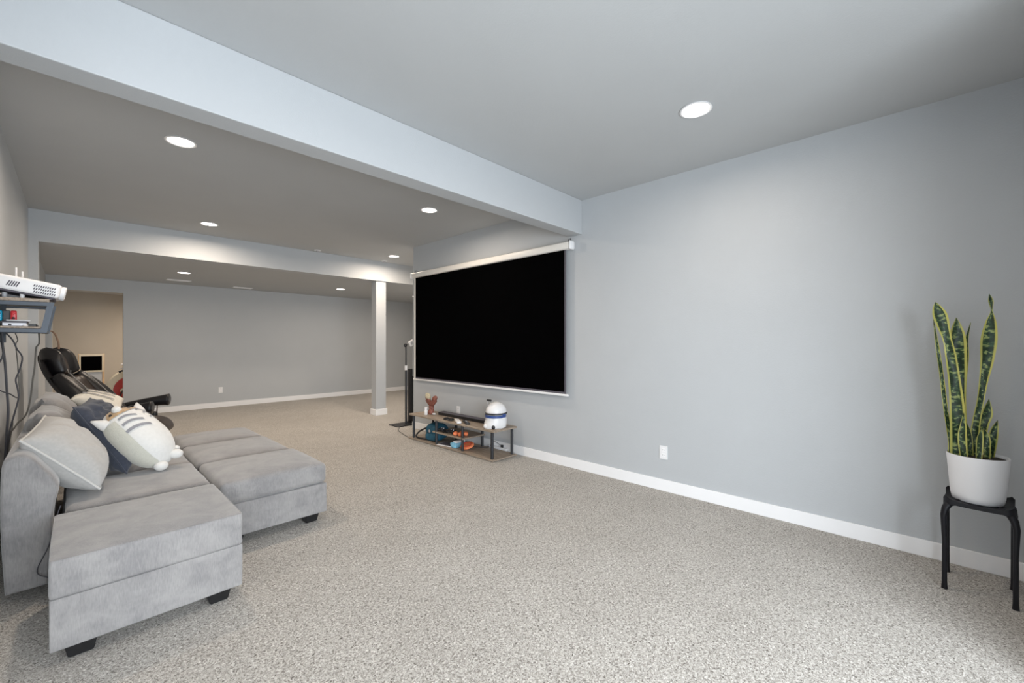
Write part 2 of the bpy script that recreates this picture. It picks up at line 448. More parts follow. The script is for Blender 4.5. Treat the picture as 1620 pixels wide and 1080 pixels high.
def vent(x, y, label):
    t = thing('air_vent', label, 'vent', (x, y, HA), 'white air vents in the alcove ceiling')
    b = NB(); L_, W_ = .17, .09
    for q in ((-L_, L_, -W_, -W_+.02), (-L_, L_, W_-.02, W_), (-L_, -L_+.02, -W_+.02, W_-.02), (L_-.02, L_, -W_+.02, W_-.02)):
        box(b, x+q[0], x+q[1], y+q[2], y+q[3], HA-.008, HA-.0005)
    obj('frame', b, M['white'], t)
    for k in range(7):
        b = NB(); yy = y - .06 + .02*k
        box(b, x-L_+.021, x+L_-.021, yy-.006, yy+.006, HA-.0065, HA-.0045, rot=Matrix.Rotation(.5, 3, 'X'))
        obj('slat', b, M['white'], t)
    return t
vent(1.286, 9.36, 'white louvred air vent in the alcove ceiling, left of the two'); vent(2.34, 9.70, 'white louvred air vent in the alcove ceiling, right of the two')
for x, y, lab in ((2.64, 6.72, 'small white ceiling detector disc before the header, middle of the ceiling'), (3.80, 6.74, 'small white ceiling detector disc before the header, near the column light')):
    t = thing('ceiling_detector', lab, 'detector', (x, y, H))
    b = NB(); lathe(b, [(.05, -.001), (.05, -.008), (.034, -.012)], (x, y, H), 24); obj('plate', b, M['white'], t, True)
    b = NB(); lathe(b, [(.022, -.012), (.016, -.026), (.008, -.028)], (x, y, H), 16); obj('sensor', b, M['silver'], t, True)

def outlet(p, n, label):
    """p centre on the wall, n = wall axis 'x' (faces -X) or 'y' (faces -Y)"""
    t = thing('wall_outlet', label, 'outlet', p)
    def bx(u0, u1, z0, z1, d0, d1, bev=0):
        b = NB()
        if n == 'x': box(b, p[0]-d1, p[0]-d0, p[1]+u0, p[1]+u1, p[2]+z0, p[2]+z1, bev=bev)
        else: box(b, p[0]+u0, p[0]+u1, p[1]-d1, p[1]-d0, p[2]+z0, p[2]+z1, bev=bev)
        return b
    obj('cover_plate', bx(-.036, .036, -.058, .058, 0.0005, .006, .002), M['white'], t)
    for s in (-1, 1):
        f = obj('socket', bx(-.017, .017, s*.022-.014, s*.022+.014, .006, .008, .001), M['trim'], t)
        b = bx(-.009, -.006, s*.022-.004, s*.022+.006, .0075, .0085)
        bb = bx(.006, .009, s*.022-.004, s*.022+.006, .0075, .0085)
        me = bpy.data.meshes.new('x'); bb.to_mesh(me); b.from_mesh(me); bb.free()
        obj('slot', b, M['metal'], f)
    return t
outlet((XW, 1.566, .335), 'x', 'white wall outlet low on the bare part of the right wall')
outlet((XW, 4.40, .385), 'x', 'white wall outlet just above the soundbar on the right wall')
outlet((2.046, YB, .345), 'y', 'white wall outlet low on the far alcove wall')

# ------------------------------------------------------------------ projector screen
t = thing('projector_screen', 'pull-down projector screen with black surface and long white case on the right wall', 'projector screen', (XW-.05, 3.96, .74))
X0 = XW-.085
b = NB(); box(b, X0, XW-.012, 2.53, 5.41, 2.262, 2.338, bev=.014, seg=3); obj('case', b, M['offwhite'], t, True)
for ya, yb in ((2.500, 2.53), (5.41, 5.44)):
    b = NB(); box(b, X0-.006, XW-.008, ya, yb, 2.254, 2.346, bev=.016, seg=3); obj('end_cap', b, M['white'], t, True)
b = NB(); box(b, XW-.052, XW-.048, 2.604, 5.345, .785, 2.27); obj('screen_surface', b, M['screen'], t)
for q in ((2.585, 2.604, .765, 2.27), (2.604, 5.345, .765, .785)):
    b = NB(); box(b, XW-.053, XW-.047, q[0], q[1], q[2], q[3]); obj('dark_border', b, M['border'], t)
b = NB(); box(b, XW-.053, XW-.047, 5.345, 5.38, .765, 2.27); obj('white_border', b, M['offwhite'], t, label='white strip along the far edge')
b = NB(); box(b, XW-.062, XW-.04, 2.555, 5.40, .742, .765, bev=.005); obj('bottom_bar', b, M['white'], t, True)
for yy in (2.56, 5.38):
    b = NB(); tube(b, spline([(XW-.04, yy, 2.344), (XW-.045, yy-.01, 2.365), (XW-.02, yy-.012, 2.378), (XW-.002, yy, 2.372)], 5), .004, 8); obj('hanging_hook', b, M['metal'], t, True)
b = NB(); tube(b, spline([(XW-.04, 5.425, 2.26), (XW-.038, 5.43, 1.9), (XW-.05, 5.415, 1.5), (XW-.04, 5.43, 1.1), (XW-.045, 5.425, .8)], 6), .003, 6)
obj('pull_cord', b, M['white'], t, True)

# ------------------------------------------------------------------ sofa and ottomans
def feet(t, x0, x1, y0, y1, z=.075):
    for x in (x0+.09, x1-.09):
        for y in (y0+.09, y1-.09):
            b = NB()
            r = bmesh.ops.create_cube(b, size=1)
            for v in r['verts']:
                k = 1 if v.co.z > 0 else .72
                v.co = Vector((x + v.co.x*.105*k, y + v.co.y*.105*k, (v.co.z+.5)*z))
            bmesh.ops.bevel(b, geom=list(b.edges), offset=.004, segments=2, affect='EDGES')
            obj('foot', b, M['leg'], t)
def piping(bm, x0, x1, y0, y1, z, r=.004, c=.02):
    pts = []
    for cx, cy, a0 in ((x1-c, y1-c, 0), (x0+c, y1-c, 90), (x0+c, y0+c, 180), (x1-c, y0+c, 270)):
        for k in range(5):
            a = math.radians(a0+k*22.5); pts.append((cx+c*math.cos(a), cy+c*math.sin(a), z))
    pts.append(pts[0]); tube(bm, pts, r, 8, False)
def ottoman(x0, x1, y0, y1, label, zt=.44, rr=.013, cr=.006):
    t = thing('storage_ottoman', label, 'ottoman', ((x0+x1)/2, (y0+y1)/2, 0), 'grey velvet ottomans in front of and beside the sofa')
    b = NB(); softbox(b, x0+.001, x1-.001, y0+.001, y1-.001, .07, .277, .006, 0, 10, .002); obj('base_box', b, M['sofa'], t, True, ang=60)
    b = NB(); softbox(b, x0, x1, y0, y1, .278, zt-cr, rr, cr*1.6, 12, .003, side=.002); obj('lid_cushion', b, M['sofa'], t, True, ang=60)
    b = NB(); piping(b, x0+rr*.3, x1-rr*.3, y0+rr*.3, y1-rr*.3, zt-cr-rr*.35, .003 if rr < .02 else .001); obj('piping', b, M['sofa'], t, True)
    feet(t, x0, x1, y0, y1)
    return t
ottoman(-.067, .595, 2.455, 3.115, 'grey velvet ottoman nearest the camera, standing at the near end of the sofa')
ottoman(.625, 1.28, 3.085, 3.735, 'grey velvet ottoman with softly rounded top, nearest of the row of three before the sofa', rr=.035, cr=.018)
ottoman(.625, 1.255, 3.745, 4.435, 'grey velvet ottoman in the middle of the row of three before the sofa', rr=.035, cr=.018)
ottoman(.635, 1.245, 4.445, 5.03, 'grey velvet ottoman at the far end of the row of three before the sofa', rr=.035, cr=.018)

t = thing('sofa', 'grey velvet modular sofa standing along the left wall with its back to it', 'sofa', (.2, 4.15, 0))
def slab(bm, y0, y1):
    """back frame: concave front, rounded top, extruded along Y"""
    prof = [(-.232, .055), (-.245, .35), (-.246, .58), (-.240, .70), (-.220, .732), (-.180, .740), (-.145, .722), (-.110, .67), (-.072, .61), (-.052, .56), (-.054, .52), (-.068, .44), (-.078, .25), (-.090, .055)]
    P = [Vector((x, 0, z)) for x, z in prof]
    P = spline(P, 4)[:-1] + [P[-1]]
    def ring(y, s):
        c = Vector((-.16, 0, .4))
        return [bm.verts.new(((p.x-c.x)*s[0]+c.x, y, (p.z-c.z)*s[1]+c.z)) for p in P]
    R = [ring(y0, (.86, .95)), ring(y0+.006, (.95, .985)), ring(y0+.02, (1, 1))] + [ring(y0 + (y1-y0)*k/8, (1, 1)) for k in range(1, 8)] + [ring(y1-.02, (1, 1)), ring(y1-.006, (.95, .985)), ring(y1, (.86, .95))]
    n = len(P)
    for a, c in zip(R, R[1:]):
        for k in range(n): bm.faces.new((a[k], a[(k+1) % n], c[(k+1) % n], c[k]))
    bm.faces.new(R[0][::-1]); bm.faces.new(R[-1])
ys = [3.20, 3.84, 4.48, 5.12]
for i in range(3):
    b = NB(); slab(b, ys[i]+.002, ys[i+1]-.002); obj('back_frame', b, M['sofa'], t, True, ang=60)
    b = NB(); softbox(b, -.045, .60, ys[i]+.004, ys[i+1]-.004, .07, .285, .012, 0, 8, .002); obj('seat_base', b, M['sofa'], t, True, ang=60)
    b = NB(); softbox(b, -.03, .605, ys[i]+.002, ys[i+1]-.002, .288, .425, .035, .018, 12, .005); obj('seat_cushion', b, M['sofa'], t, True, ang=60)
    feet(t, .0, .60, ys[i], ys[i+1])
# loose back cushions of the far two seats
for y0, y1, zt, sd in ((3.93, 4.46, .86, 1), (4.50, 5.10, .90, 2)):
    b = NB()
    pillow(b, (.02, y0, .47), (.02, y1, .47), (-.155, y1, zt), (-.155, y0, zt), .24, 22, .02, .02, sd)
    obj('back_cushion', b, M['sofa'], t, True, ang=80)

# throw pillows
def cushion(name, label, cs, th, m, group=None, pipe=None, **kw):
    t = thing(name, label, 'pillow', min(cs, key=lambda c: c[2]), group)
    b = NB(); loop = pillow(b, *cs, th, **kw); obj('cover', b, m, t, True, ang=80)
    if pipe:
        b = NB(); tube(b, loop, pipe[0], 8, False); obj('piping', b, pipe[1], t, True)
    return t
cushion('throw_pillow', 'large pale grey chenille pillow with piped edge leaning at the near end of the sofa',
        [(.105, 3.30, .475), (-.190, 3.34, .79), (-.12, 3.84, .85), (.13, 3.72, .50)], .25, M['grey_cloth'], None, (.006, M['pipe_cloth']), n=30, wr=.012, pinch=.04, seed=5)
cushion('throw_pillow', 'rumpled slate blue linen pillow leaning between the grey pillow and the cat plush',
        [(.235, 3.62, .465), (.00, 3.86, .885), (.085, 4.28, .90), (.31, 3.98, .48)], .22, M['blue_cloth'], None, (.0045, M['blue_cloth']), n=40, wr=.045, pinch=.05, seed=11, fwr=11)

# ------------------------------------------------------------------ cat plush
def cat_plush():
    c0, c1 = Vector((.235, 3.83, .765)), Vector((.375, 3.72, .580))
    mid = (c0+c1)/2; ax = (c1-c0).normalized()
    view = (Vector((0, 0, 1.3)) - mid).normalized()
    nn = (Vector((.42, -.85, .42))); nn = (nn - ax*nn.dot(ax)).normalized()
    bb = ax.cross(nn).normalized()            # across the body
    if bb.z > 0: bb = -bb
    L_, W_, T_ = .245, .142, .125
    def surf(s, th, k=1.0):
        """s in -1..1 along the body, th angle round it (0 = up/front, + = towards the near lower side)"""
        q = (1-abs(s)**2.6)**.5 if abs(s) < 1 else 0
        wd = W_*(1+.06*s)
        droop = Vector((0, 0, -1))*.02*(s*s)
        return mid + ax*(s*L_) + (nn*math.cos(th)*T_ + bb*math.sin(th)*wd)*q*k + droop
    t = thing('cat_plush', 'white cat-shaped plush with grey stripes and brown face lying on the sofa seat', 'plush toy', (.40, 3.75, .46))
    def grid(s0, s1, t0, t1, ns, nt, k, closed=False, wob=0):
        b = NB(); rows = []
        for i in range(ns+1):
            s = s0+(s1-s0)*i/ns
            if closed: s = math.sin(s*PI/2)*.9995
            rows.append([b.verts.new(surf(s, t0+(t1-t0)*j/nt, k)) for j in range(nt+(0 if closed else 1))])
        m_ = nt if closed else nt
        for i in range(ns):
            for j in range(m_):
                j2 = (j+1) % nt if closed else j+1
                b.faces.new((rows[i][j], rows[i+1][j], rows[i+1][j2], rows[i][j2]))
        if closed: b.faces.new(rows[0]); b.faces.new(rows[-1][::-1])
        if wob:
            for v in b.verts: v.co += (v.co-mid).normalized()*wob*noise.noise(v.co*14)
        return b
    obj('body', grid(-1, 1, 0, 2*PI, 28, 36, 1.0, True, .003), M['plush'], t, True, ang=80)
    b = grid(-.55, .9, .75, 2.0, 20, 16, 1.03); obj('belly_panel', b, M['plush_c'], t, True, label='cream underside panel')
    # stripes: bands that curve round the back
    for s, a0, a1, wd in ((-.48, -.10, .62, .034), (-.27, -.14, .68, .036), (-.05, -.2, .76, .040), (-.55, -.85, -.42, .026), (-.36, -.88, -.46, .026), (-.17, -.88, -.52, .026)):
        b = NB(); n_ = 14; rows = []
        for j in range(n_+1):
            f = j/n_; th = a0+(a1-a0)*f; sc = s + .12*(.5-f)**2*2 - .10*f
            rows.append([b.verts.new(surf(sc+e*wd, th, 1.035)) for e in (-1, 0, 1)])
        for r0, r1 in zip(rows, rows[1:]):
            for q in range(2): b.faces.new((r0[q], r1[q], r1[q+1], r0[q+1]))
        obj('stripe', b, M['stripe'], t, True)
    # face, ears, paws, tail
    b = grid(-.985, -.66, -1.2, 1.0, 10, 16, 1.06); obj('face', b, M['plush_b'], t, True, label='brown face patch')
    b = NB(); sphere(b, surf(-.86, .2, 1.12), (.026, .032, .026)); obj('muzzle', b, M['plush'], t, True)
    b = NB(); sphere(b, surf(-.90, .2, 1.42), .009, 10, 8); obj('nose', b, M['black'], t, True)
    for th in (-.45, .72):
        b = NB(); sphere(b, surf(-.78, th, 1.08), .009, 10, 8); obj('eye', b, M['black'], t, True)
    for th in (-1.35, 1.30):
        base_ = surf(-.60, th, .90); tip = surf(-.70, th, 1.0) + (bb*math.sin(th)*.045) - ax*.05
        b = NB(); tube(b, [base_, base_.lerp(tip, .35), base_.lerp(tip, .7), tip], 0, 12, True, radii=[.040, .031, .017, .004]); obj('ear', b, M['plush'], t, True, ang=80)
    for s, th, off in ((.93, 1.05, .02), (.88, -.75, .02)):
        p = surf(s, th, 1.0) + ax*off
        b = NB(); sphere(b, p, (.040, .036, .032)); obj('paw', b, M['plush'], t, True)
    b = NB(); sphere(b, surf(.80, -1.45, 1.08), .022); obj('tail', b, M['plush'], t, True)
cat_plush()

# ------------------------------------------------------------------ recliner
def recliner():
    O = Vector((.318, 5.905, 0)); h = Vector((.954, -.30, 0)).normalized(); l = Vector((-h.y, h.x, 0))
    R = Matrix((( h.x, l.x, 0, O.x), (h.y, l.y, 0, O.y), (0, 0, 1, 0), (0, 0, 0, 1)))
    t = thing('recliner', 'black leather recliner with winged headrest and padded arms beyond the sofa', 'armchair', (O.x, O.y, 0))
    P = lambda f, s, z: R @ Vector((f, s, z))
    def plate(prof, w0, w1, th, m, name, n=12, bow=0, parent=t, label=None, r_=.5):
        """upholstered sheet along a side profile [(f,z)], width w0..w1"""
        pr = spline([Vector((f, 0, z)) for f, z in prof], 5); b = NB(); rowsA, rowsB = [], []
        m_ = len(pr)
        for i, p in enumerate(pr):
            tg = (pr[min(i+1, m_-1)] - pr[max(i-1, 0)]).normalized(); nr = Vector((-tg.z, 0, tg.x))
            if nr.x < 0 and abs(nr.x) > .3: nr = -nr
            if abs(nr.x) <= .3 and nr.z < 0: nr = -nr
            u = i/(m_-1); w_ = w0+(w1-w0)*u; ed = (1-(2*u-1)**6)**.5 if 0 < u < 1 else .12
            ra, rb = [], []
            for j in range(n+1):
                v = 2*j/n-1; e2 = (1-abs(v)**4)**.5 if abs(v) < 1 else 0
                off = bow*v*v
                bp = p + nr*off
                ra.append(b.verts.new(R @ (bp + nr*th/2*ed*e2 + Vector((0, v*w_/2, 0)))))
                rb.append(b.verts.new(R @ (bp - nr*th/2*ed*e2 + Vector((0, v*w_/2, 0)))) if e2 else ra[-1])
            rowsA.append(ra); rowsB.append(rb)
        for i in range(m_-1):
            for j in range(n):
                b.faces.new((rowsA[i][j], rowsA[i+1][j], rowsA[i+1][j+1], rowsA[i][j+1]))
                b.faces.new((rowsB[i][j], rowsB[i][j+1], rowsB[i+1][j+1], rowsB[i+1][j]))
        for rr, ss in ((rowsA[0], rowsB[0]), (rowsA[-1], rowsB[-1])):
            for j in range(n):
                vs = [rr[j], rr[j+1], ss[j+1], ss[j]]; u_ = []
                for q in vs:
                    if q not in u_: u_.append(q)
                if len(u_) > 2:
                    try: b.faces.new(u_)
                    except ValueError: pass
        return obj(name, b, m, parent, True, label, 80)
    plate([(-.02, .40), (-.18, .58), (-.34, .76), (-.46, .96), (-.525, 1.13)], .58, .52, .06, M['leather'], 'back_shell', bow=.05)
    plate([(.04, .42), (-.10, .58), (-.25, .77), (-.37, .96)], .42, .40, .10, M['leather_b'], 'back_cushion', bow=.03)
    for s in (-1, 1):
        b = NB()
        tube(b, spline([P(.03, s*.245, .46), P(-.10, s*.25, .62), P(-.24, s*.245, .81), P(-.38, s*.22, .99)], 6), 0, 14, True, radii=[.025+.065*math.sin(PI*min(1, (k+2)/22)) for k in range(19)])
        w_ = obj('side_bolster', b, M['leather'], t, True, ang=80)
        b = NB(); tube(b, spline([P(.10, s*.18, .48), P(-.03, s*.182, .65), P(-.17, s*.18, .84), P(-.30, s*.17, 1.0)], 6), .004, 6); obj('seam', b, M['seam'], w_, True)
    # winged headrest: two bulging lobes and a middle dip
    def wing(u0, u1, m, name, par):
        b = NB(); n1, n2 = 18, 14; A, B_ = [], []
        for i in range(n1+1):
            u = u0+(u1-u0)*i/n1; ra, rb = [], []
            for j in range(n2+1):
                v = j/n2; au = abs(u)
                top = 1.17 + .085*math.exp(-((au-.62)/.30)**2) - .05*max(0, au-.8)/.2
                bot = .965 + .05*au**3
                z = bot+(top-bot)*v
                f = -.50 + .11*au**1.8 - .06*(v-.5)
                lo = (i/n1) if (u0 < -.5 or u1 > .5) else .5
                eu = (1-min(1, au)**6)**.5 if au < 1 else 0
                tk = .062*max(0, 1-(2*v-1)**4)**.5*eu*(1 + .25*math.sin(PI*lo))
                ra.append(b.verts.new(P(f+tk*1.25, u*.18, z)))
                rb.append(b.verts.new(P(f-tk*.8, u*.18, z)) if tk > 1e-6 else ra[-1])
            A.append(ra); B_.append(rb)
        for i in range(n1):
            for j in range(n2):
                b.faces.new((A[i][j], A[i+1][j], A[i+1][j+1], A[i][j+1]))
                vs = []
                for q in (B_[i][j], B_[i][j+1], B_[i+1][j+1], B_[i+1][j]):
                    if q not in vs: vs.append(q)
                if len(vs) > 2:
                    try: b.faces.new(vs)
                    except ValueError: pass
        return obj(name, b, m, par, True, None, 80)
    wing(-1, -.30, M['leather'], 'headrest_wing', t); wing(.30, 1, M['leather'], 'headrest_wing', t)
    hc = wing(-.32, .32, M['leather_b'], 'headrest_center', t)
    b = NB(); tube(b, spline([P(-.30, -.16, 1.03), P(-.315, -.13, 1.00), P(-.335, -.09, 1.0), P(-.36, -.05, 1.04)], 5), .004, 6); obj('seam', b, M['seam'], hc, True)
    plate([(-.20, .42), (.0, .41), (.20, .42), (.32, .40), (.37, .32)], .50, .54, .19, M['leather_b'], 'seat_cushion', bow=0)
    for s in (-1, 1):
        pts = spline([P(-.26, s*.335, .555), P(-.05, s*.35, .605), P(.14, s*.36, .635), P(.30, s*.36, .655), P(.355, s*.36, .66)], 5)
        b = NB(); prev = None; rings = []
        n_ = len(pts)
        for i, p in enumerate(pts):
            u = i/(n_-1); hh = (.018+.052*u)*(1 if u < .9 else (1-((u-.9)/.1)**2*.5)); ww = .035+.035*min(1, u*2.2)
            if u > .93: ww *= .88
            rings.append([b.verts.new(p + l*math.cos(a)*ww + Vector((0, 0, max(-1, min(1, 1.25*math.sin(a)))*hh - .01*u))) for a in [2*PI*k/16 for k in range(16)]])
        for a, c in zip(rings, rings[1:]):
            for k in range(16): b.faces.new((a[k], a[(k+1) % 16], c[(k+1) % 16], c[k]))
        b.faces.new(rings[0][::-1]); b.faces.new(rings[-1])
        a_ = obj('armrest', b, M['leather'], t, True, ang=60)
        for f in (.20, .235):
            b = NB(); tube(b, [P(f, s*.34, .38), P(f+.012, s*.35, .63)], .007, 8); obj('arm_support', b, M['chrome'], a_, True)
        b = NB(); softbox(b, -.14, .26, s*.29-.03, s*.29+.03, .34, .53, .025, .01, 6, frame=R); obj('side_panel', b, M['leather'], t, True, ang=60)
    b = NB(); lathe(b, [(.05, .03), (.05, .30), (.12, .34), (.12, .36)], (O.x, O.y, 0), 20); obj('column', b, M['metal'], t, True)
    b = NB(); lathe(b, [(.31, .0), (.32, .012), (.30, .03), (.06, .045)], (O.x, O.y, 0), 40); obj('base_disc', b, M['leather'], t, True)
recliner()
# footstool edge seen between chair and ottomans
O2 = Vector((.76, 5.50, 0))
# striped cushion on the recliner seat
t = thing('throw_pillow', 'cream cushion with thin grey stripes lying on the recliner seat', 'pillow', (.25, 5.8, .5))
cs = [Vector(c) for c in ((.32, 5.48, .62), (-.02, 5.56, .78), (.00, 5.98, .82), (.36, 5.84, .72))]
b = NB(); pillow(b, *cs, .15, n=24, wr=.008, pinch=.05, seed=3); obj('cover', b, M['cream_cushion'], t, True, ang=80)
nr = (cs[2]-cs[0]).cross(cs[3]-cs[1]).normalized()
if nr.z < 0: nr = -nr
for k, v in enumerate((.30, .50, .70)):
    b = NB(); rows = []
    for i in range(17):
        u = .22+.62*i/16
        row = []
        for e in (-.022, .022):
            vv = v+e
            p = cs[0]*(1-u)*(1-vv)+cs[1]*u*(1-vv)+cs[2]*u*vv+cs[3]*(1-u)*vv
            hgt = .075*((1-abs(2*u-1)**2.6)*(1-abs(2*vv-1)**2.6))**.5
            row.append(b.verts.new(p + nr*(hgt+.008)))
        rows.append(row)
    for a, c in zip(rows, rows[1:]): b.faces.new((a[0], c[0], c[1], a[1]))
    obj('stripe', b, M['stripe'], t, True)

# ------------------------------------------------------------------ wall shelf with projector
YN, YF = 3.98, 4.36
t = thing('wall_shelf', 'slate metal two-tier shelf with slanted ends on the left wall', 'shelf', (-.2, 4.17, 1.36))
for i, y in enumerate((YN, YF)):
    for z in (1.362, 1.530):
        b = NB(); xe = -.128 if z < 1.4 else -.10
        box(b, XL+.002, xe, y-.012, y+.012, z, z+.026, bev=.002); obj('rail', b, M['blue_metal'], t)
    b = NB(); v = []
    for x, z in ((-.145, 1.362), (-.115, 1.362), (-.082, 1.556), (-.112, 1.556)):
        v.append((x, z))
    f0 = [b.verts.new((x, y-.0125, z)) for x, z in v]; f1 = [b.verts.new((x, y+.0125, z)) for x, z in v]
    b.faces.new(f0); b.faces.new(f1[::-1])
    for k in range(4): b.faces.new((f0[k], f0[(k+1) % 4], f1[(k+1) % 4], f1[k]))
    obj('slanted_post', b, M['blue_metal'], t)
    b = NB(); box(b, XL+.002, XL+.026, y-.0125, y+.0125, 1.30, 1.62, bev=.002); obj('wall_upright', b, M['blue_metal'], t)
b = NB(); box(b, XL+.027, -.105, YN-.01, YF+.01, 1.5565, 1.576, bev=.002); obj('board', b, M['wood'], t)
b = NB(); box(b, XL+.027, -.14, YN-.01, YF+.01, 1.3885, 1.3995, bev=.002); obj('board', b, M['wood'], t)
b = NB(); box(b, XL+.03, -.112, YN+.014, YF-.014, 1.542, 1.556, bev=.002); obj('dark_underside', b, M['black'], t)  # black sheet painting in the shade under the top board
b = NB(); box(b, -.15, -.118, YN+.012, YF-.012, 1.36, 1.378, bev=.002); obj('cross_bar', b, M['blue_metal'], t)

# projector, lens end down to the right
PR = Matrix.Rotation(math.radians(11), 4, 'Y'); PO = Vector((-.19, 4.10, 1.648))
FR = Matrix.Translation(PO) @ PR
t = thing('projector', 'white projector tilted on the top board of the wall shelf, lens end out', 'projector', (-.19, 4.10, 1.5765))
b = NB(); softbox(b, -.135, .135, -.13, .17, -.042, .048, .016, .004, 6, frame=FR); obj('housing', b, M['white'], t, True, ang=50)
b = NB(); box(b, .0, 1, 0, 1, 0, 1); b.clear()
lathe(b, [(.044, 0), (.046, .01), (.046, .022), (.036, .026), (.034, .012)], (0, 0, 0), 28)
mm = FR @ Matrix.Translation((.132, -.05, .0)) @ Matrix.Rotation(PI/2, 4, 'Y'); b.transform(mm); ln = obj('lens_ring', b, M['white'], t, True)
b = NB(); lathe(b, [(.033, 0), (.030, .006), (.015, .010)], (0, 0, 0), 24); b.transform(FR @ Matrix.Translation((.143, -.05, 0)) @ Matrix.Rotation(PI/2, 4, 'Y')); obj('lens_glass', b, M['black'], ln, True)
for (xa, n_, rows_, hh) in ((-.085, 5, 1, .034), (.020, 10, 3, .013)):
    for rr in range(rows_):
        b = NB()
        for k in range(n_):
            x = xa + k*.0098 + rr*.003; z = .014-.019*rr if rows_ > 1 else 0
            box(b, x-.0028, x+.0028, -.1312, -.1295, z-hh/2, z+hh/2, rot=Matrix.Rotation(.25, 3, 'Y'))
        b.transform(FR); o = obj('vent_grille', b, M['border'], t)
        if rows_ > 1: pass
b = NB(); softbox(b, -.13, .12, -.125, .165, -.052, -.040, .006, 0, 4, frame=FR); obj('dark_underside', b, M['border'], t, True)
for x in (-.02, .10):
    b = NB(); p = FR @ Vector((x, -.09, -.05)); z1 = max(p.z, 1.577)
    lathe(b, [(.011, 1.5765-p.z), (.011, .004)], p, 14); obj('foot', b, M['white'], t, True)
b = NB(); p = FR @ Vector((-.10, .02, -.05)); lathe(b, [(.012, 1.5765-p.z), (.012, .004)], p, 14); obj('foot', b, M['white'], t, True)

# router with two aerials behind the projector
t = thing('wifi_router', 'white router with two thin aerials behind the projector', 'router', (-.25, 4.30, 1.5765))
b = NB(); box(b, -.31, -.18, 4.275, 4.34, 1.577, 1.62, bev=.006); obj('body', b, M['white'], t)
for x, zt in ((-.262, 1.80), (-.235, 1.775)):
    b = NB(); tube(b, [(x, 4.31, 1.60), (x, 4.31, zt)], .005, 8); obj('aerial', b, M['white'], t, True)

# lower tier: game box, handheld with red and blue grips, controller
t = thing('game_console', 'flat silver and black game console on the lower board of the wall shelf', 'game console', (-.22, 4.08, 1.3995))
b = NB(); box(b, -.30, -.20, 4.0, 4.2, 1.4, 1.4235, bev=.003); obj('body', b, M['silver'], t)
b = NB(); box(b, -.198, -.160, 4.0, 4.2, 1.4, 1.4175, bev=.003); obj('end_block', b, M['black'], t)
b = NB(); box(b, -.275, -.262, 3.9985, 4.0, 1.4045, 1.4155); obj('port', b, M['black'], t)
b = NB(); box(b, -.305, -.20, 4.02, 4.18, 1.4235, 1.4335, bev=.002); obj('lid', b, M['border'], t)
t = thing('game_remote', 'white slim remote lying on top of the game console', 'remote', (-.24, 4.05, 1.4335))
b = NB(); box(b, -.285, -.185, 4.01, 4.05, 1.434, 1.4415, bev=.003); obj('body', b, M['white'], t)
b = NB(); box(b, -.27, -.255, 4.02, 4.04, 1.4415, 1.443, bev=.0005); obj('button', b, M['silver'], t)
t = thing('handheld_console', 'black handheld game console with red and blue side grips on the wall shelf', 'game console', (-.28, 4.10, 1.4335))
b = NB(); box(b, -.303, -.273, 4.08, 4.095, 1.434, 1.5005, bev=.003); obj('screen_body', b, M['black'], t)
for x0, x1, m in ((-.272, -.245, 'red'), (-.331, -.304, 'cyan')):
    b = NB(); box(b, x0, x1, 4.075, 4.095, 1.434, 1.5005, bev=.007, seg=3); g = obj('grip', b, M[m], t, True, label=('red grip' if m == 'red' else 'blue grip'))
    b = NB(); lathe(b, [(.007, 0), (.007, .004), (.004, .006)], (0, 0, 0), 14); b.transform(Matrix.Translation(((x0+x1)/2, 4.075, 1.4815 if m == 'cyan' else 1.4535)) @ Matrix.Rotation(PI/2, 4, 'X')); obj('thumb_stick', b, M['black'], g, True)
    for dx, dz in ((0, .006), (0, -.006), (.006, 0), (-.006, 0)):
        b = NB(); sphere(b, ((x0+x1)/2+dx, 4.0745, (1.4815 if m == 'red' else 1.4535)+dz), .0022, 8, 6); obj('button', b, M['red'] if m == 'red' else M['black'], g, True)
tp = thing('earbud_case', 'tiny white rounded case on the edge of the lower shelf board', 'case', (-.205, 3.982, 1.3995))
b = NB(); sphere(b, (-.205, 3.984, 1.406), (.012, .008, .006), 14, 8); obj('shell', b, M['white'], tp, True)
b = NB(); box(b, -.217, -.193, 3.9745, 3.9765, 1.4055, 1.4063); obj('hinge_line', b, M['silver'], tp)

def cord(pts, label, m='cable', r=.004, base=None, name='cable', grp='cables hanging from the wall shelf'):
    b = NB(); tube(b, spline(pts, 8), r, 8); o = obj(name, b, M[m], None, True)
    return tag(o, label, 'cable', grp, base or pts[-1])
cord([(-.311, 4.12, 1.366), (-.306, 4.12, 1.287), (-.296, 4.12, 1.167), (-.288, 4.12, .988), (-.283, 4.12, .867), (-.290, 4.12, .704), (-.300, 4.12, .4), (-.300, 4.12, .007)], 'thick dark cable dropping straight from the shelf to behind the sofa', r=.006)
cord([(-.300, 4.2, 1.365), (-.27, 4.2, 1.315), (-.252, 4.2, 1.257), (-.23, 4.2, 1.203), (-.241, 4.2, 1.121), (-.257, 4.2, 1.061), (-.249, 4.2, .998), (-.246, 4.2, .936), (-.262, 4.2, .84), (-.285, 4.2, .7), (-.30, 4.2, .4), (-.30, 4.2, .007)], 'dark cable zigzagging down the wall right of the thick one')
cord([(-.262, 4.25, 1.361), (-.252, 4.25, 1.315), (-.26, 4.25, 1.282), (-.252, 4.25, 1.161), (-.249, 4.25, 1.057), (-.244, 4.25, .973), (-.255, 4.25, .891), (-.272, 4.25, .809), (-.275, 4.25, .74), (-.30, 4.25, .5), (-.30, 4.25, .007)], 'thin olive grey cable looping beside the zigzag one', 'cable_b', .0028)
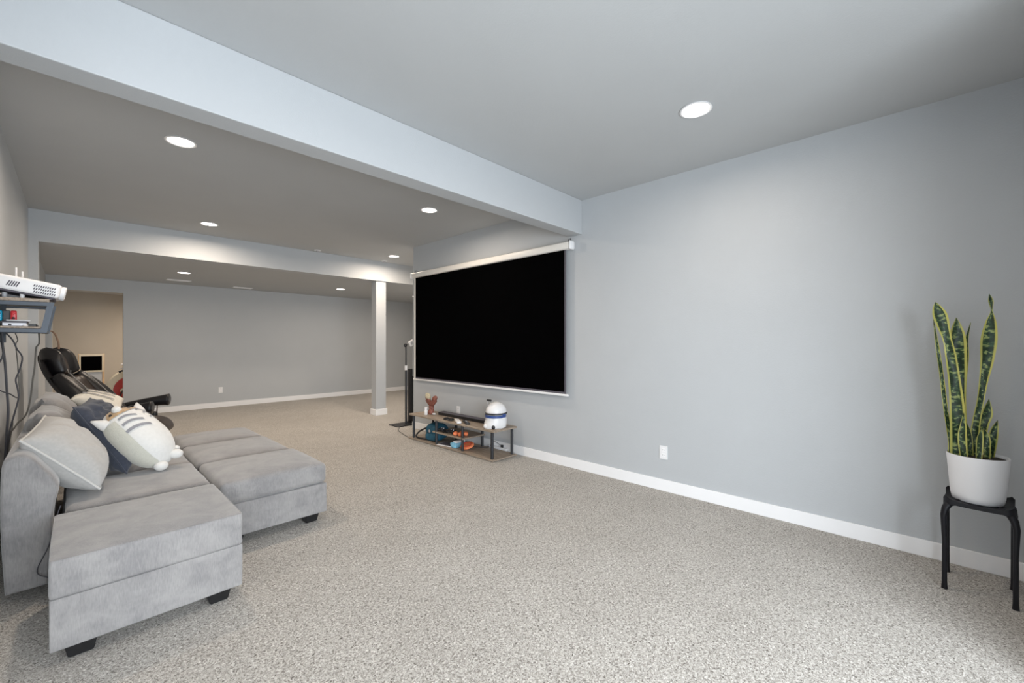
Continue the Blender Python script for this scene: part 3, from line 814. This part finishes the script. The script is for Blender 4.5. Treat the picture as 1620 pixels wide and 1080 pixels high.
cord([(-.303, 4.05, 1.362), (-.299, 4.05, 1.28), (-.299, 4.05, 1.221), (-.312, 4.05, 1.182), (-.328, 4.05, 1.15)], 'short dark cable hooking back to the wall under the shelf', r=.0045)
cord([(-.165, 4.40, 1.366), (-.165, 4.42, 1.294), (-.179, 4.42, 1.258), (-.185, 4.42, 1.131), (-.194, 4.42, 1.043), (-.205, 4.42, .912), (-.225, 4.41, .803), (-.270, 4.38, .733), (-.30, 4.30, .60), (-.30, 4.30, .007)], 'grey cable hanging in front of the recliner headrest edge', 'cable_b', .0045)
cord([(-.328, 4.1, 1.016), (-.305, 4.1, .994), (-.277, 4.12, .976), (-.256, 4.15, .95), (-.244, 4.18, .941)], 'dark cable running slantwise from the wall to the zigzag cable', r=.0035)
cord([(-.130, 4.373, 1.372), (-.106, 4.41, 1.380), (-.087, 4.43, 1.353), (-.074, 4.44, 1.298), (-.072, 4.44, 1.253)], 'brown strap-like cable curving down from the shelf end', 'copper', .0055)
cord([(-.045, 3.17, .46), (-.06, 3.165, .40), (-.085, 3.17, .27), (-.125, 3.17, .155), (-.09, 3.165, .11), (-.06, 3.165, .09)], 'thin black cable beside the near end of the sofa back', r=.0025, grp='floor cables')

# ------------------------------------------------------------------ media table and what is on and under it
t = thing('media_table', 'low oak-topped media table with black tube legs under the projector screen', 'table', (3.33, 4.1, 0))
b = NB(); box(b, 3.14, 3.51, 3.265, 4.92, .318, .340, bev=.003); obj('table_top', b, M['wood'], t)
b = NB(); box(b, 3.15, 3.50, 3.79, 4.40, .158, .175, bev=.002); obj('shelf', b, M['wood'], t)
b = NB(); box(b, 3.13, 3.51, 3.265, 4.92, .006, .022, bev=.002); obj('bottom_board', b, M['wood'], t)
for x, y in ((3.165, 4.84), (3.165, 4.33), (3.165, 3.82), (3.165, 3.315), (3.48, 4.84), (3.48, 4.33), (3.48, 3.82), (3.48, 3.315)):
    b = NB(); tube(b, [(x, y, .022), (x, y, .318)], .017, 14); lg = obj('leg', b, M['metal'], t, True)
    b = NB(); lathe(b, [(.020, 0), (.020, .006)], (x, y, .0), 14); obj('leg_cap', b, M['black'], lg)
TZ = .340
t = thing('soundbar', 'long flat black soundbar along the back of the media table', 'soundbar', (3.42, 4.0, TZ))
b = NB(); box(b, 3.35, 3.45, 3.56, 4.55, TZ, TZ+.04, bev=.006); obj('body', b, M['border'], t, True)
b = NB(); box(b, 3.346, 3.350, 3.57, 4.54, TZ+.002, TZ+.037); obj('front_grille', b, M['black'], t)
t = thing('pill_bottle', 'small white bottle at the far end of the media table', 'bottle', (3.235, 4.66, TZ))
b = NB(); lathe(b, [(.021, 0), (.023, .004), (.023, .062), (.016, .072), (.016, .076)], (3.235, 4.66, TZ), 20); obj('body', b, M['white'], t, True)
b = NB(); lathe(b, [(.019, .076), (.020, .078), (.020, .096), (.018, .098)], (3.235, 4.66, TZ), 20); obj('cap', b, M['trim'], t, True)
# brown clay flower ornament with two spread lobes
t = thing('clay_ornament', 'red-brown clay ornament like an opened flower beside the small white bottle', 'ornament', (3.32, 4.66, TZ))
cx, cy = 3.32, 4.66
b = NB(); lathe(b, [(.040, 0), (.046, .012), (.040, .04), (.030, .075), (.034, .10), (.028, .115)], (cx, cy, TZ), 20, (.9, 1.1))
for v in b.verts: v.co += Vector((noise.noise(v.co*40), noise.noise(v.co*40+Vector((9, 0, 0))), 0))*.008
obj('stem', b, M['brown_figure'], t, True, ang=80)
b = NB(); lathe(b, [(.030, .108), (.054, .135), (.074, .165), (.080, .182), (.055, .176), (.02, .155)], (cx, cy, TZ), 24, (.7, 1.35))
for v in b.verts: v.co += Vector((noise.noise(v.co*30), noise.noise(v.co*30+Vector((9, 0, 0))), noise.noise(v.co*30+Vector((0, 9, 0)))))*.012
obj('cup', b, M['brown_figure'], t, True, ang=80)
for s, m, zz in ((1, 'dry_leaf', .055), (1, 'brown_figure', .012), (-1, 'brown_figure', .03)):
    b = NB(); c = Vector((cx, cy+s*.075, TZ+.19+zz*.7)); sphere(b, c, (.026, .055, .024+zz*.45), 16, 10, Matrix.Rotation(s*.5, 3, 'X'))
    for v in b.verts: v.co += Vector((1, 1, 1))*noise.noise(v.co*45)*.010
    obj('petal', b, M[m], t, True, label='dry tan petal' if m == 'dry_leaf' else None, ang=80)
b = NB(); lathe(b, [(.012, 0), (.022, .012), (.010, .022)], (cx-.01, cy-.075, TZ), 12, (1, 2)); obj('white_pebble', b, M['white'], t, True)

t = thing('sunglasses', 'black sunglasses folded on the media table in front of the soundbar', 'glasses', (3.22, 4.14, TZ))
for dy in (-.055, .035):
    b = NB(); pts = [(3.20+.030*math.cos(a), 4.14+dy+.036*math.sin(a), TZ+.016+.006*math.cos(a)) for a in [2*PI*k/16 for k in range(17)]]
    tube(b, pts, .0075, 8, False); rm = obj('rim', b, M['black'], t, True)
    b = NB(); lathe(b, [(.021, .0), (.018, .002)], (3.20, 4.14+dy, TZ+.011), 16, (1, 1.3)); obj('lens', b, M['black'], rm)
b = NB(); tube(b, [(3.20, 4.125, TZ+.014), (3.20, 4.135, TZ+.014)], .003, 6); obj('bridge', b, M['black'], t)
for y0, y1 in ((4.065, 4.16), (4.195, 4.10)):
    b = NB(); tube(b, spline([(3.20, y0, TZ+.014), (3.235, y0, TZ+.012), (3.245, y1, TZ+.010)], 5), .004, 6); obj('temple', b, M['black'], t, True)
t = thing('white_handset', 'white rounded handset lying beside the sunglasses on the media table', 'remote', (3.20, 3.95, TZ))
b = NB(); softbox(b, 3.17, 3.225, 3.84, 4.03, TZ, TZ+.028, .010, .003, 6, frame=Matrix.Translation((3.2, 3.95, 0)) @ Matrix.Rotation(-.5, 4, 'Z') @ Matrix.Translation((-3.2, -3.95, 0))); obj('body', b, M['white'], t, True, ang=60)
b = NB(); sphere(b, (3.195, 3.95, TZ+.030), (.008, .012, .003), 10, 6); obj('button', b, M['silver'], t, True)
t = thing('tv_remote', 'slim black remote control beside the white handset on the media table', 'remote', (3.24, 3.84, TZ))
fr = Matrix.Translation((3.235, 3.83, 0)) @ Matrix.Rotation(-.5, 4, 'Z') @ Matrix.Translation((-3.235, -3.83, 0))
b = NB(); box(b, 3.205, 3.255, 3.72, 3.94, TZ, TZ+.018, bev=.004); b.transform(fr); obj('body', b, M['black'], t, True)
for k in range(4):
    b = NB(); box(b, 3.228, 3.242, 3.77+.03*k, 3.782+.03*k, TZ+.018, TZ+.020); b.transform(fr); obj('button', b, M['silver'], t)

# plain white helmet with a blue band (generic)
t = thing('helmet', 'white helmet with blue band standing on the near end of the media table', 'helmet', (3.30, 3.40, TZ))
hc = (3.315, 3.405)
def hel(bm, prof, sq=(1.08, 1.0), yo=0):
    lathe(bm, prof, (hc[0], hc[1]+yo, TZ), 36, sq)
b = NB(); hel(b, [(.105, .0), (.112, .01), (.116, .05), (.114, .10), (.108, .145), (.106, .15)])
for v in b.verts:
    d = v.co - Vector((hc[0], hc[1], TZ))
    if d.x < -.02 and d.z < .10: v.co.x -= .030*(1-d.z/.10); v.co.y += .014*(1-d.z/.10)
obj('shell', b, M['plush'] if False else M['white'], t, True, ang=60)
b = NB(); hel(b, [(.112, .168), (.113, .18), (.106, .215), (.088, .248), (.058, .272), (.025, .284), (.004, .286)]); obj('dome', b, M['white'], t, True, ang=60)
b = NB(); hel(b, [(.108, .150), (.119, .153), (.120, .163), (.116, .170), (.108, .172)]); obj('brow_band', b, M['metal'], t, True)
b = NB()
for a0, a1, z0, z1 in ((100, 262, .118, .148), (262, 290, .122, .160)):
    n_ = 14; rows = []
    for k in range(n_+1):
        a = math.radians(a0+(a1-a0)*k/n_)
        row = []
        for z in (z0, z1):
            ex = .030*(1-z/.10) if (math.cos(a) < -.2 and z < .1) else 0
            row.append(b.verts.new((hc[0]+.121*1.08*math.cos(a)-ex, hc[1]+.121*math.sin(a)+ex*.45, TZ+z)))
        rows.append(row)
    for q, r_ in zip(rows, rows[1:]): b.faces.new((q[0], r_[0], r_[1], q[1]))
obj('blue_stripe', b, M['blue_paint'], t, True, label='blue stripe')
b = NB(); tube(b, [(hc[0]-.09, hc[1]+.04, TZ+.21), (hc[0]-.095, hc[1]+.042, TZ+.30)], .003, 8); cl = obj('stalk', b, M['silver'], t, True)
b = NB(); box(b, hc[0]-.10, hc[0]-.088, hc[1]-.02, hc[1]+.055, TZ+.30, TZ+.322, bev=.005); obj('clip', b, M['metal'], cl, True)
b = NB(); sphere(b, (hc[0]-.108, hc[1]-.065, TZ+.02), (.020, .022, .022), 14, 10); obj('vent_cap', b, M['metal'], t, True)
b = NB(); sphere(b, (hc[0]-.135, hc[1]+.03, TZ+.024), (.024, .026, .026), 14, 10); obj('vent_cap', b, M['white'], t, True)

# under the table
t = thing('backpack', 'teal backpack slumped on the bottom board of the media table', 'backpack', (3.30, 4.50, .022))
b = NB(); softbox(b, 3.20, 3.42, 4.36, 4.66, .024, .215, .07, .03, 8, .02)
for v in b.verts:
    v.co.x += .03*noise.noise(v.co*9); v.co.z = max(.0235, v.co.z + .02*noise.noise(v.co*11))
obj('bag_body', b, M['teal'], t, True, ang=80)
b = NB(); softbox(b, 3.175, 3.24, 4.38, 4.60, .026, .12, .03, .01, 6, .012); obj('front_pocket', b, M['teal'], t, True, ang=80)
b = NB(); tube(b, spline([(3.23, 4.64, .17), (3.20, 4.74, .12), (3.17, 4.79, .06), (3.17, 4.76, .034), (3.18, 4.62, .034), (3.2, 4.5, .034)], 6), .011, 8); obj('strap', b, M['black'], t, True)
b = NB(); sphere(b, (3.176, 4.50, .155), (.003, .02, .02), 12, 8); obj('patch', b, M['silver'], t, True)
b = NB(); tube(b, spline([(3.30, 4.55, .225), (3.30, 4.52, .25), (3.30, 4.46, .25), (3.30, 4.43, .222)], 5), .006, 8); obj('top_handle', b, M['teal'], t, True)
for k, (x, y, lab) in enumerate(((3.22, 4.27, 'black strappy game controller on the mid shelf, next to the backpack'), (3.24, 4.10, 'black game controller on the mid shelf, next to the orange toys'))):
    t = thing('game_controller', lab, 'controller', (x, y, .175))
    b = NB(); softbox(b, x-.035, x+.035, y-.035, y+.035, .18, .215, .015, .005, 5); obj('body', b, M['black'], t, True, ang=60)
    for s in (-1, 1):
        b = NB(); tube(b, spline([(x+.01, y+s*.03, .20), (x-.015, y+s*.06, .198), (x-.05, y+s*.07, .190)], 4), .014, 10); g = obj('grip', b, M['black'], t, True)
        b = NB(); lathe(b, [(.009, .0), (.007, .01), (.010, .014)], (x-.005, y+s*.02, .213), 12); obj('thumb_stick', b, M['silver'], t, True)
for k, (x, y, rz) in enumerate(((3.185, 3.975, .3), (3.20, 3.905, 1.2), (3.27, 3.95, 2.0), (3.26, 3.87, .8))):
    lab = ['orange rounded toy on the mid shelf, front left of the bunch', 'orange rounded toy on the mid shelf, nearest the table leg', 'orange rounded toy on the mid shelf, at the back left of the bunch', 'orange rounded toy on the mid shelf, at the back by the leg'][k]
    t = thing('orange_toy', lab, 'toy', (x, y, .175), 'orange toys on the mid shelf')
    b = NB(); sphere(b, (x, y, .200), (.034, .028, .0245), 14, 10, Matrix.Rotation(rz, 3, 'Z')); obj('body', b, M['orange'], t, True)
    b = NB(); pts = [(x+.024*math.cos(a), y+.024*math.sin(a), .215+.004*math.sin(2*a)) for a in [2*PI*q/14 for q in range(15)]]; tube(b, pts, .005, 8, False); obj('ring', b, M['orange'], t, True)
t = thing('folder', 'white open folder lying on the bottom board of the media table', 'folder', (3.21, 4.18, .022))
b = NB(); box(b, 3.15, 3.30, 4.06, 4.30, .0225, .030, bev=.002, rot=Matrix.Rotation(.2, 3, 'Z')); obj('cover', b, M['white'], t)
b = NB(); box(b, 3.165, 3.285, 4.08, 4.28, .0305, .033, rot=Matrix.Rotation(.2, 3, 'Z')); obj('pages', b, M['border'], t)
t = thing('folded_cloth', 'light blue cloth on the bottom board beside the orange disc', 'cloth', (3.25, 3.97, .022))
b = NB(); softbox(b, 3.17, 3.34, 3.965, 4.07, .023, .075, .02, .015, 8, .02)
for v in b.verts: v.co.z = max(.0228, v.co.z + .014*noise.noise(v.co*22))
obj('cloth', b, M['sky_cloth'], t, True, ang=80)
b = NB(); softbox(b, 3.19, 3.33, 3.97, 4.03, .082, .100, .008, .006, 6, .01); obj('white_fold', b, M['white'], t, True, ang=80)
t = thing('flying_disc', 'orange flying disc lying behind the front middle leg of the media table', 'disc', (3.27, 3.86, .022))
b = NB(); rot = Matrix.Translation((3.272, 3.86, .062)) @ Matrix.Rotation(-.36, 4, 'Y')
lathe(b, [(.088, -.010), (.098, -.008), (.100, 0), (.092, .009), (.070, .012), (.02, .012)], (0, 0, 0), 32, (.80, .92)); b.transform(rot); obj('disc', b, M['orange'], t, True, ang=60)
b = NB(); pts = [(.062*.80*math.cos(a), .062*.92*math.sin(a), .013) for a in [2*PI*k/20 for k in range(21)]]; tube(b, pts, .003, 6, False); b.transform(rot); obj('ring_groove', b, M['red'], t, True)
t = thing('power_strip', 'white power strip on the floor behind the media table', 'power strip', (3.545, 3.60, .0))
b = NB(); box(b, 3.52, 3.56, 3.45, 3.75, .012, .045, bev=.005); obj('body', b, M['white'], t)
b = NB(); box(b, 3.53, 3.55, 3.52, 3.55, .045, .075, bev=.003); obj('plug', b, M['black'], t)
cord([(3.53, 3.55, .07), (3.46, 3.60, .12), (3.44, 3.66, .05), (3.40, 3.80, .028), (3.38, 3.95, .027)], 'thin black cable from the power strip across the bottom board', r=.003, grp='floor cables')
cord([(3.16, 4.98, .006), (3.22, 5.2, .006), (3.30, 5.45, .006), (3.42, 5.62, .006)], 'thin dark cable on the carpet between the media table and the floor stand', 'cable_b', .004, grp='floor cables')

# ------------------------------------------------------------------ floor stand and tower speaker at the wall corner
t = thing('device_stand', 'slim black floor stand holding a small white device, beside the wall corner', 'stand', (3.60, 5.80, 0))
b = NB(); box(b, 3.42, 3.72, 5.66, 5.94, .0, .012, bev=.004); obj('base_plate', b, M['black'], t)
b = NB(); tube(b, [(3.648, 5.80, .012), (3.648, 5.80, .87)], .017, 14); obj('lower_pole', b, M['metal'], t, True)
b = NB(); tube(b, [(3.648, 5.80, .862), (3.648, 5.80, .935)], .021, 14); obj('collar', b, M['white'], t, True)
b = NB(); tube(b, [(3.648, 5.80, .935), (3.648, 5.80, 1.25)], .011, 12); obj('upper_pole', b, M['black'], t, True)
b = NB(); sphere(b, (3.632, 5.79, 1.255), (.030, .022, .032), 14, 10); obj('joint', b, M['black'], t, True)
b = NB(); tube(b, [(3.63, 5.79, 1.255), (3.69, 5.785, 1.285)], .008, 8); obj('arm', b, M['black'], t, True)
b = NB(); box(b, 3.68, 3.775, 5.755, 5.785, 1.245, 1.335, bev=.008, rot=Matrix.Rotation(-.5, 3, 'Y')); dv = obj('white_device', b, M['white'], t, True)
b = NB(); box(b, 3.705, 3.750, 5.752, 5.7555, 1.268, 1.308, rot=Matrix.Rotation(-.5, 3, 'Y'), piv=(3.7275, 5.754, 1.29)); obj('display', b, M['silver'], dv)
t = thing('tower_speaker', 'tall narrow black speaker behind the floor stand, half hidden by the wall corner', 'speaker', (3.82, 5.86, 0))
b = NB(); box(b, 3.738, 3.90, 5.826, 5.90, .02, .875, bev=.006); obj('cabinet', b, M['black'], t, True)
b = NB(); box(b, 3.745, 3.893, 5.818, 5.826, .04, .86, bev=.003); obj('front_grille', b, M['black'], t)
b = NB(); box(b, 3.733, 3.905, 5.815, 5.91, .0, .02, bev=.004); obj('plinth', b, M['black'], t)

# ------------------------------------------------------------------ stool and plant
t = thing('plant_stool', 'black four-legged stool with raised corners under the potted plant', 'stool', (3.29, -.262, 0))
SR = Matrix.Translation((3.295, -.2635, 0)) @ Matrix.Rotation(-.085, 4, 'Z') @ Matrix.Translation((-3.295, .2635, 0))
sx0, sx1, sy0, sy1, SZ = 3.165, 3.425, -.392, -.135, .482
b = NB(); n_ = 20; top, bot = [], []
for i in range(n_+1):
    a_, c_ = [], []
    for j in range(n_+1):
        u, v = 2*i/n_-1, 2*j/n_-1
        cr_ = (abs(u)*abs(v))**2.2
        k = 1 - .07*(1-abs(v)**2)*abs(u)**3*0
        x = (sx0+sx1)/2 + u*(sx1-sx0)/2*(1-.05*(1-v*v)) ; y = (sy0+sy1)/2 + v*(sy1-sy0)/2*(1-.05*(1-u*u))
        # round the corners
        if abs(u) > .8 and abs(v) > .8:
            f = min(abs(u), abs(v)); x -= math.copysign(.012*((f-.8)/.2), u); y -= math.copysign(.012*((f-.8)/.2), v)
        zt = SZ-.018+.026*cr_
        a_.append(b.verts.new((x, y, zt))); c_.append(b.verts.new((x, y, zt-.018-.02*cr_)))
    top.append(a_); bot.append(c_)
for i in range(n_):
    for j in range(n_):
        b.faces.new((top[i][j], top[i+1][j], top[i+1][j+1], top[i][j+1])); b.faces.new((bot[i][j], bot[i][j+1], bot[i+1][j+1], bot[i+1][j]))
for k in range(n_):
    for (p, q) in (((0, k), (0, k+1)), ((n_, k+1), (n_, k)), ((k+1, 0), (k, 0)), ((k, n_), (k+1, n_))):
        b.faces.new((top[p[0]][p[1]], top[q[0]][q[1]], bot[q[0]][q[1]], bot[p[0]][p[1]]))
b.transform(SR); obj('seat', b, M['stool'], t, True, ang=50)
for sx in (-1, 1):
    for sy in (-1, 1):
        x = (sx0+sx1)/2+sx*.118; y = (sy0+sy1)/2+sy*.117
        b = NB()
        pts = [(x-sx*.050, y-sy*.050, .458), (x-sx*.012, y-sy*.012, .452), (x, y, .425), (x+sx*.007, y+sy*.007, .39), (x+sx*.004, y+sy*.004, .25), (x+sx*.004, y+sy*.004, .03), (x+sx*.004, y+sy*.004, .0)]
        tube(b, pts, 0, 12, True, radii=[.014, .019, .016, .013, .0098, .0108, .0130]); b.transform(SR); obj('leg', b, M['stool'], t, True, ang=60)
PX, PY, PZ = 3.292, -.258, .4655
t = thing('potted_plant', 'tall snake plant with yellow-edged leaves in a white pot on the black stool', 'plant', (PX, PY, PZ))
b = NB()
prof = [(.088, 0), (.094, .004), (.099, .03), (.104, .09), (.110, .17), (.115, .238), (.113, .242), (.110, .240), (.106, .205)]
lathe(b, prof, (PX, PY, PZ), 48); obj('pot', b, M['pot'], t, True, ang=50)
b = NB(); lathe(b, [(.1075, .226), (.09, .231), (.02, .234)], (PX, PY, PZ), 32)
for v in b.verts: v.co.z += .004*noise.noise(v.co*60)
obj('soil', b, M['soil'], t, True)
LEAVES = [
  (3.28, [(-0.16, 0.676, 0.019), (-0.16, 0.768, 0.017), (-0.142, 0.935, 0.015), (-0.127, 1.113, 0.014), (-0.111, 1.266, 0.012), (-0.094, 1.428, 0.002)]),
  (3.26, [(-0.189, 0.676, 0.050), (-0.184, 0.9, 0.046), (-0.176, 1.048, 0.039), (-0.159, 1.224, 0.033), (-0.145, 1.319, 0.028), (-0.121, 1.436, 0.045), (-0.109, 1.485, 0.031), (-0.101, 1.522, 0.002)]),
  (3.32, [(-0.209, 0.676, 0.037), (-0.205, 0.895, 0.025), (-0.202, 1.007, 0.024), (-0.193, 1.159, 0.046), (-0.188, 1.31, 0.051), (-0.186, 1.381, 0.033), (-0.184, 1.436, 0.002)]),
  (3.35, [(-0.219, 0.676, 0.019), (-0.214, 0.925, 0.014), (-0.214, 1.095, 0.017), (-0.22, 1.221, 0.019), (-0.224, 1.319, 0.011), (-0.238, 1.408, 0.002)]),
  (3.30, [(-0.238, 0.676, 0.031), (-0.255, 0.877, 0.024), (-0.269, 0.99, 0.022), (-0.28, 1.103, 0.025), (-0.291, 1.206, 0.037), (-0.297, 1.31, 0.047), (-0.304, 1.404, 0.03), (-0.308, 1.463, 0.006), (-0.305, 1.516, 0.015), (-0.3, 1.554, 0.002)]),
  (3.34, [(-0.264, 0.676, 0.018), (-0.282, 0.856, 0.028), (-0.295, 0.928, 0.033), (-0.302, 1.002, 0.002)]),
  (3.33, [(-0.305, 0.676, 0.019), (-0.318, 0.821, 0.026), (-0.333, 0.896, 0.002)]),
  (3.27, [(-0.290, 0.676, 0.017), (-0.289, 0.8, 0.021), (-0.278, 0.854, 0.002)]),
  (3.30, [(-0.233, 0.676, 0.018), (-0.229, 0.802, 0.018), (-0.22, 0.872, 0.002)]),
  (3.25, [(-0.259, 0.676, 0.017), (-0.263, 0.796, 0.020), (-0.271, 0.853, 0.002)]),
  (3.36, [(-0.175, 0.676, 0.030), (-0.178, 0.85, 0.028), (-0.172, 0.96, 0.020), (-0.165, 1.06, 0.002)]),
  (3.25, [(-0.208, 0.676, 0.022), (-0.200, 0.79, 0.026), (-0.203, 0.86, 0.018), (-0.206, 0.93, 0.002)]),
  (3.34, [(-0.250, 0.676, 0.026), (-0.262, 0.78, 0.030), (-0.270, 0.88, 0.002)])]
for li, (X, pts) in enumerate(LEAVES):
    bm = NB(); uvl = bm.loops.layers.uv.new('UVMap')
    sp = spline([Vector((y, z, w_)) for y, z, w_ in pts], 8); rows = []; ln_ = 0; info = []
    for i, p in enumerate(sp):
        if i: ln_ += math.hypot(p.x-sp[i-1].x, p.y-sp[i-1].y)
        q0, q1 = sp[max(i-1, 0)], sp[min(i+1, len(sp)-1)]
        ty, tz = q1.x-q0.x, q1.y-q0.y; m_ = math.hypot(ty, tz) or 1
        ny, nz_ = tz/m_, -ty/m_
        row = []
        for k in range(7):
            s = (k-3)/3; hw = max(p.z, .0015)/2*1.28
            cup = .30*hw*(s*s) ; wav = .006*math.sin(ln_*22+li)*s
            row.append((bm.verts.new((X - cup + wav + .012*math.sin(ln_*5+li*2), p.x+ny*s*hw, p.y+nz_*s*hw)), s, ln_))
        rows.append(row)
    thk = .0022
    back = [[(bm.verts.new(v.co+Vector((thk*(1.02-abs(s)), 0, 0))), s, l_) for v, s, l_ in r] for r in rows]
    def face(vs):
        f = bm.faces.new([v[0] for v in vs])
        for lp, v in zip(f.loops, vs): lp[uvl].uv = (v[1], v[2]+li*3.7)
    for i in range(len(rows)-1):
        for k in range(6):
            face((rows[i][k], rows[i][k+1], rows[i+1][k+1], rows[i+1][k])); face((back[i][k], back[i+1][k], back[i+1][k+1], back[i][k+1]))
        face((rows[i][0], rows[i+1][0], back[i+1][0], back[i][0])); face((rows[i][6], back[i][6], back[i+1][6], rows[i+1][6]))
    obj('leaf', bm, M['leaf'], t, True, ang=70)

# ------------------------------------------------------------------ things in the beige back room
t = thing('easel', 'wooden children easel with black board seen through the far doorway', 'easel', (.26, 11.6, 0))
ex, ey = .245, 11.55
for s in (-1, 1):
    b = NB(); box(b, ex+s*.165-.016, ex+s*.165+.016, ey-.015, ey+.015, 0, 1.08, bev=.003); obj('front_leg', b, M['pale_wood'], t)
    b = NB(); tube(b, [(ex+s*.15, ey+.03, 1.05), (ex+s*.165, ey+.42, 0.006)], .014, 8); obj('rear_leg', b, M['pale_wood'], t)
b = NB(); box(b, ex-.15, ex+.15, ey-.010, ey+.010, .755, 1.04); obj('black_board', b, M['screen'], t)
for q in ((ex-.17, ex+.17, 1.035, 1.07), (ex-.17, ex+.17, .725, .757), (ex-.168, ex-.145, .757, 1.035), (ex+.145, ex+.168, .757, 1.035)):
    b = NB(); box(b, q[0], q[1], ey-.020, ey+.012, q[2], q[3], bev=.002); obj('frame_bar', b, M['cream_paint'], t)
b = NB(); box(b, ex-.148, ex+.148, ey-.008, ey+.008, .36, .724); obj('lower_panel', b, M['wall'], t)
b = NB(); box(b, ex-.17, ex+.17, ey-.10, ey+.01, .33, .355, bev=.003); obj('tray', b, M['pale_wood'], t)
t = thing('exercise_bike', 'cream and dark red exercise bike partly visible through the far doorway', 'exercise bike', (.78, 11.0, 0))
c = Vector((.80, 11.0, .40))
b = NB(); lathe(b, [(.02, -.05), (.365, -.05), (.385, -.03), (.385, .03), (.365, .05), (.02, .05)], (0, 0, 0), 44); b.transform(Matrix.Translation(c) @ Matrix.Rotation(PI/2, 4, 'X')); sh = obj('wheel_shroud', b, M['cream_paint'], t, True)
b = NB(); lathe(b, [(.02, -.006), (.275, -.006), (.28, .006), (.02, .006)], (0, 0, 0), 36); b.transform(Matrix.Translation(c+Vector((0, -.054, -.02))) @ Matrix.Rotation(PI/2, 4, 'X')); obj('red_cover', b, M['red_paint'], sh, True)
b = NB(); lathe(b, [(.035, -.012), (.04, .0), (.035, .012)], (0, 0, 0), 20); b.transform(Matrix.Translation((.655, 10.93, .38)) @ Matrix.Rotation(PI/2, 4, 'X')); obj('pedal_hub', b, M['cream_paint'], t, True)
b = NB(); tube(b, [(.655, 10.91, .38), (.60, 10.91, .25)], .012, 8); ck = obj('crank', b, M['black'], t, True)
b = NB(); box(b, .56, .64, 10.84, 10.92, .23, .26, bev=.005); obj('pedal', b, M['black'], ck)
b = NB(); tube(b, [(.80, 11.0, .70), (.74, 11.0, 1.0), (.84, 11.0, 1.15)], .02, 10); obj('handle_post', b, M['metal'], t, True)
b = NB(); tube(b, spline([(.60, 10.93, .73), (.66, 10.93, .765), (.74, 10.96, .78)], 4), .018, 10); obj('brake_lever', b, M['black'], t, True)
for z in (.80, .88):
    b = NB(); sphere(b, (.650, 10.98, z), (.022, .015, .012), 12, 8); obj('white_knob', b, M['white'], t, True)
b = NB(); tube(b, [(.662, 10.98, .74), (.662, 10.985, .88)], .006, 8); obj('knob_stem', b, M['metal'], t, True)
for x in (.5, 1.15):
    b = NB(); tube(b, [(x, 10.78, .03), (x, 11.22, .03)], .028, 12); obj('foot_bar', b, M['black'], t, True)
b = NB(); tube(b, [(.5, 11.0, .04), (.80, 11.0, .12), (1.15, 11.0, .04)], .025, 10); obj('frame', b, M['metal'], t, True)
b = NB(); tube(b, [(1.05, 11.0, .08), (1.12, 11.0, .80)], .022, 10); obj('seat_post', b, M['metal'], t, True)
b = NB(); softbox(b, 1.0, 1.25, 10.9, 11.1, .80, .87, .03, .01, 5); obj('saddle', b, M['black'], t, True)
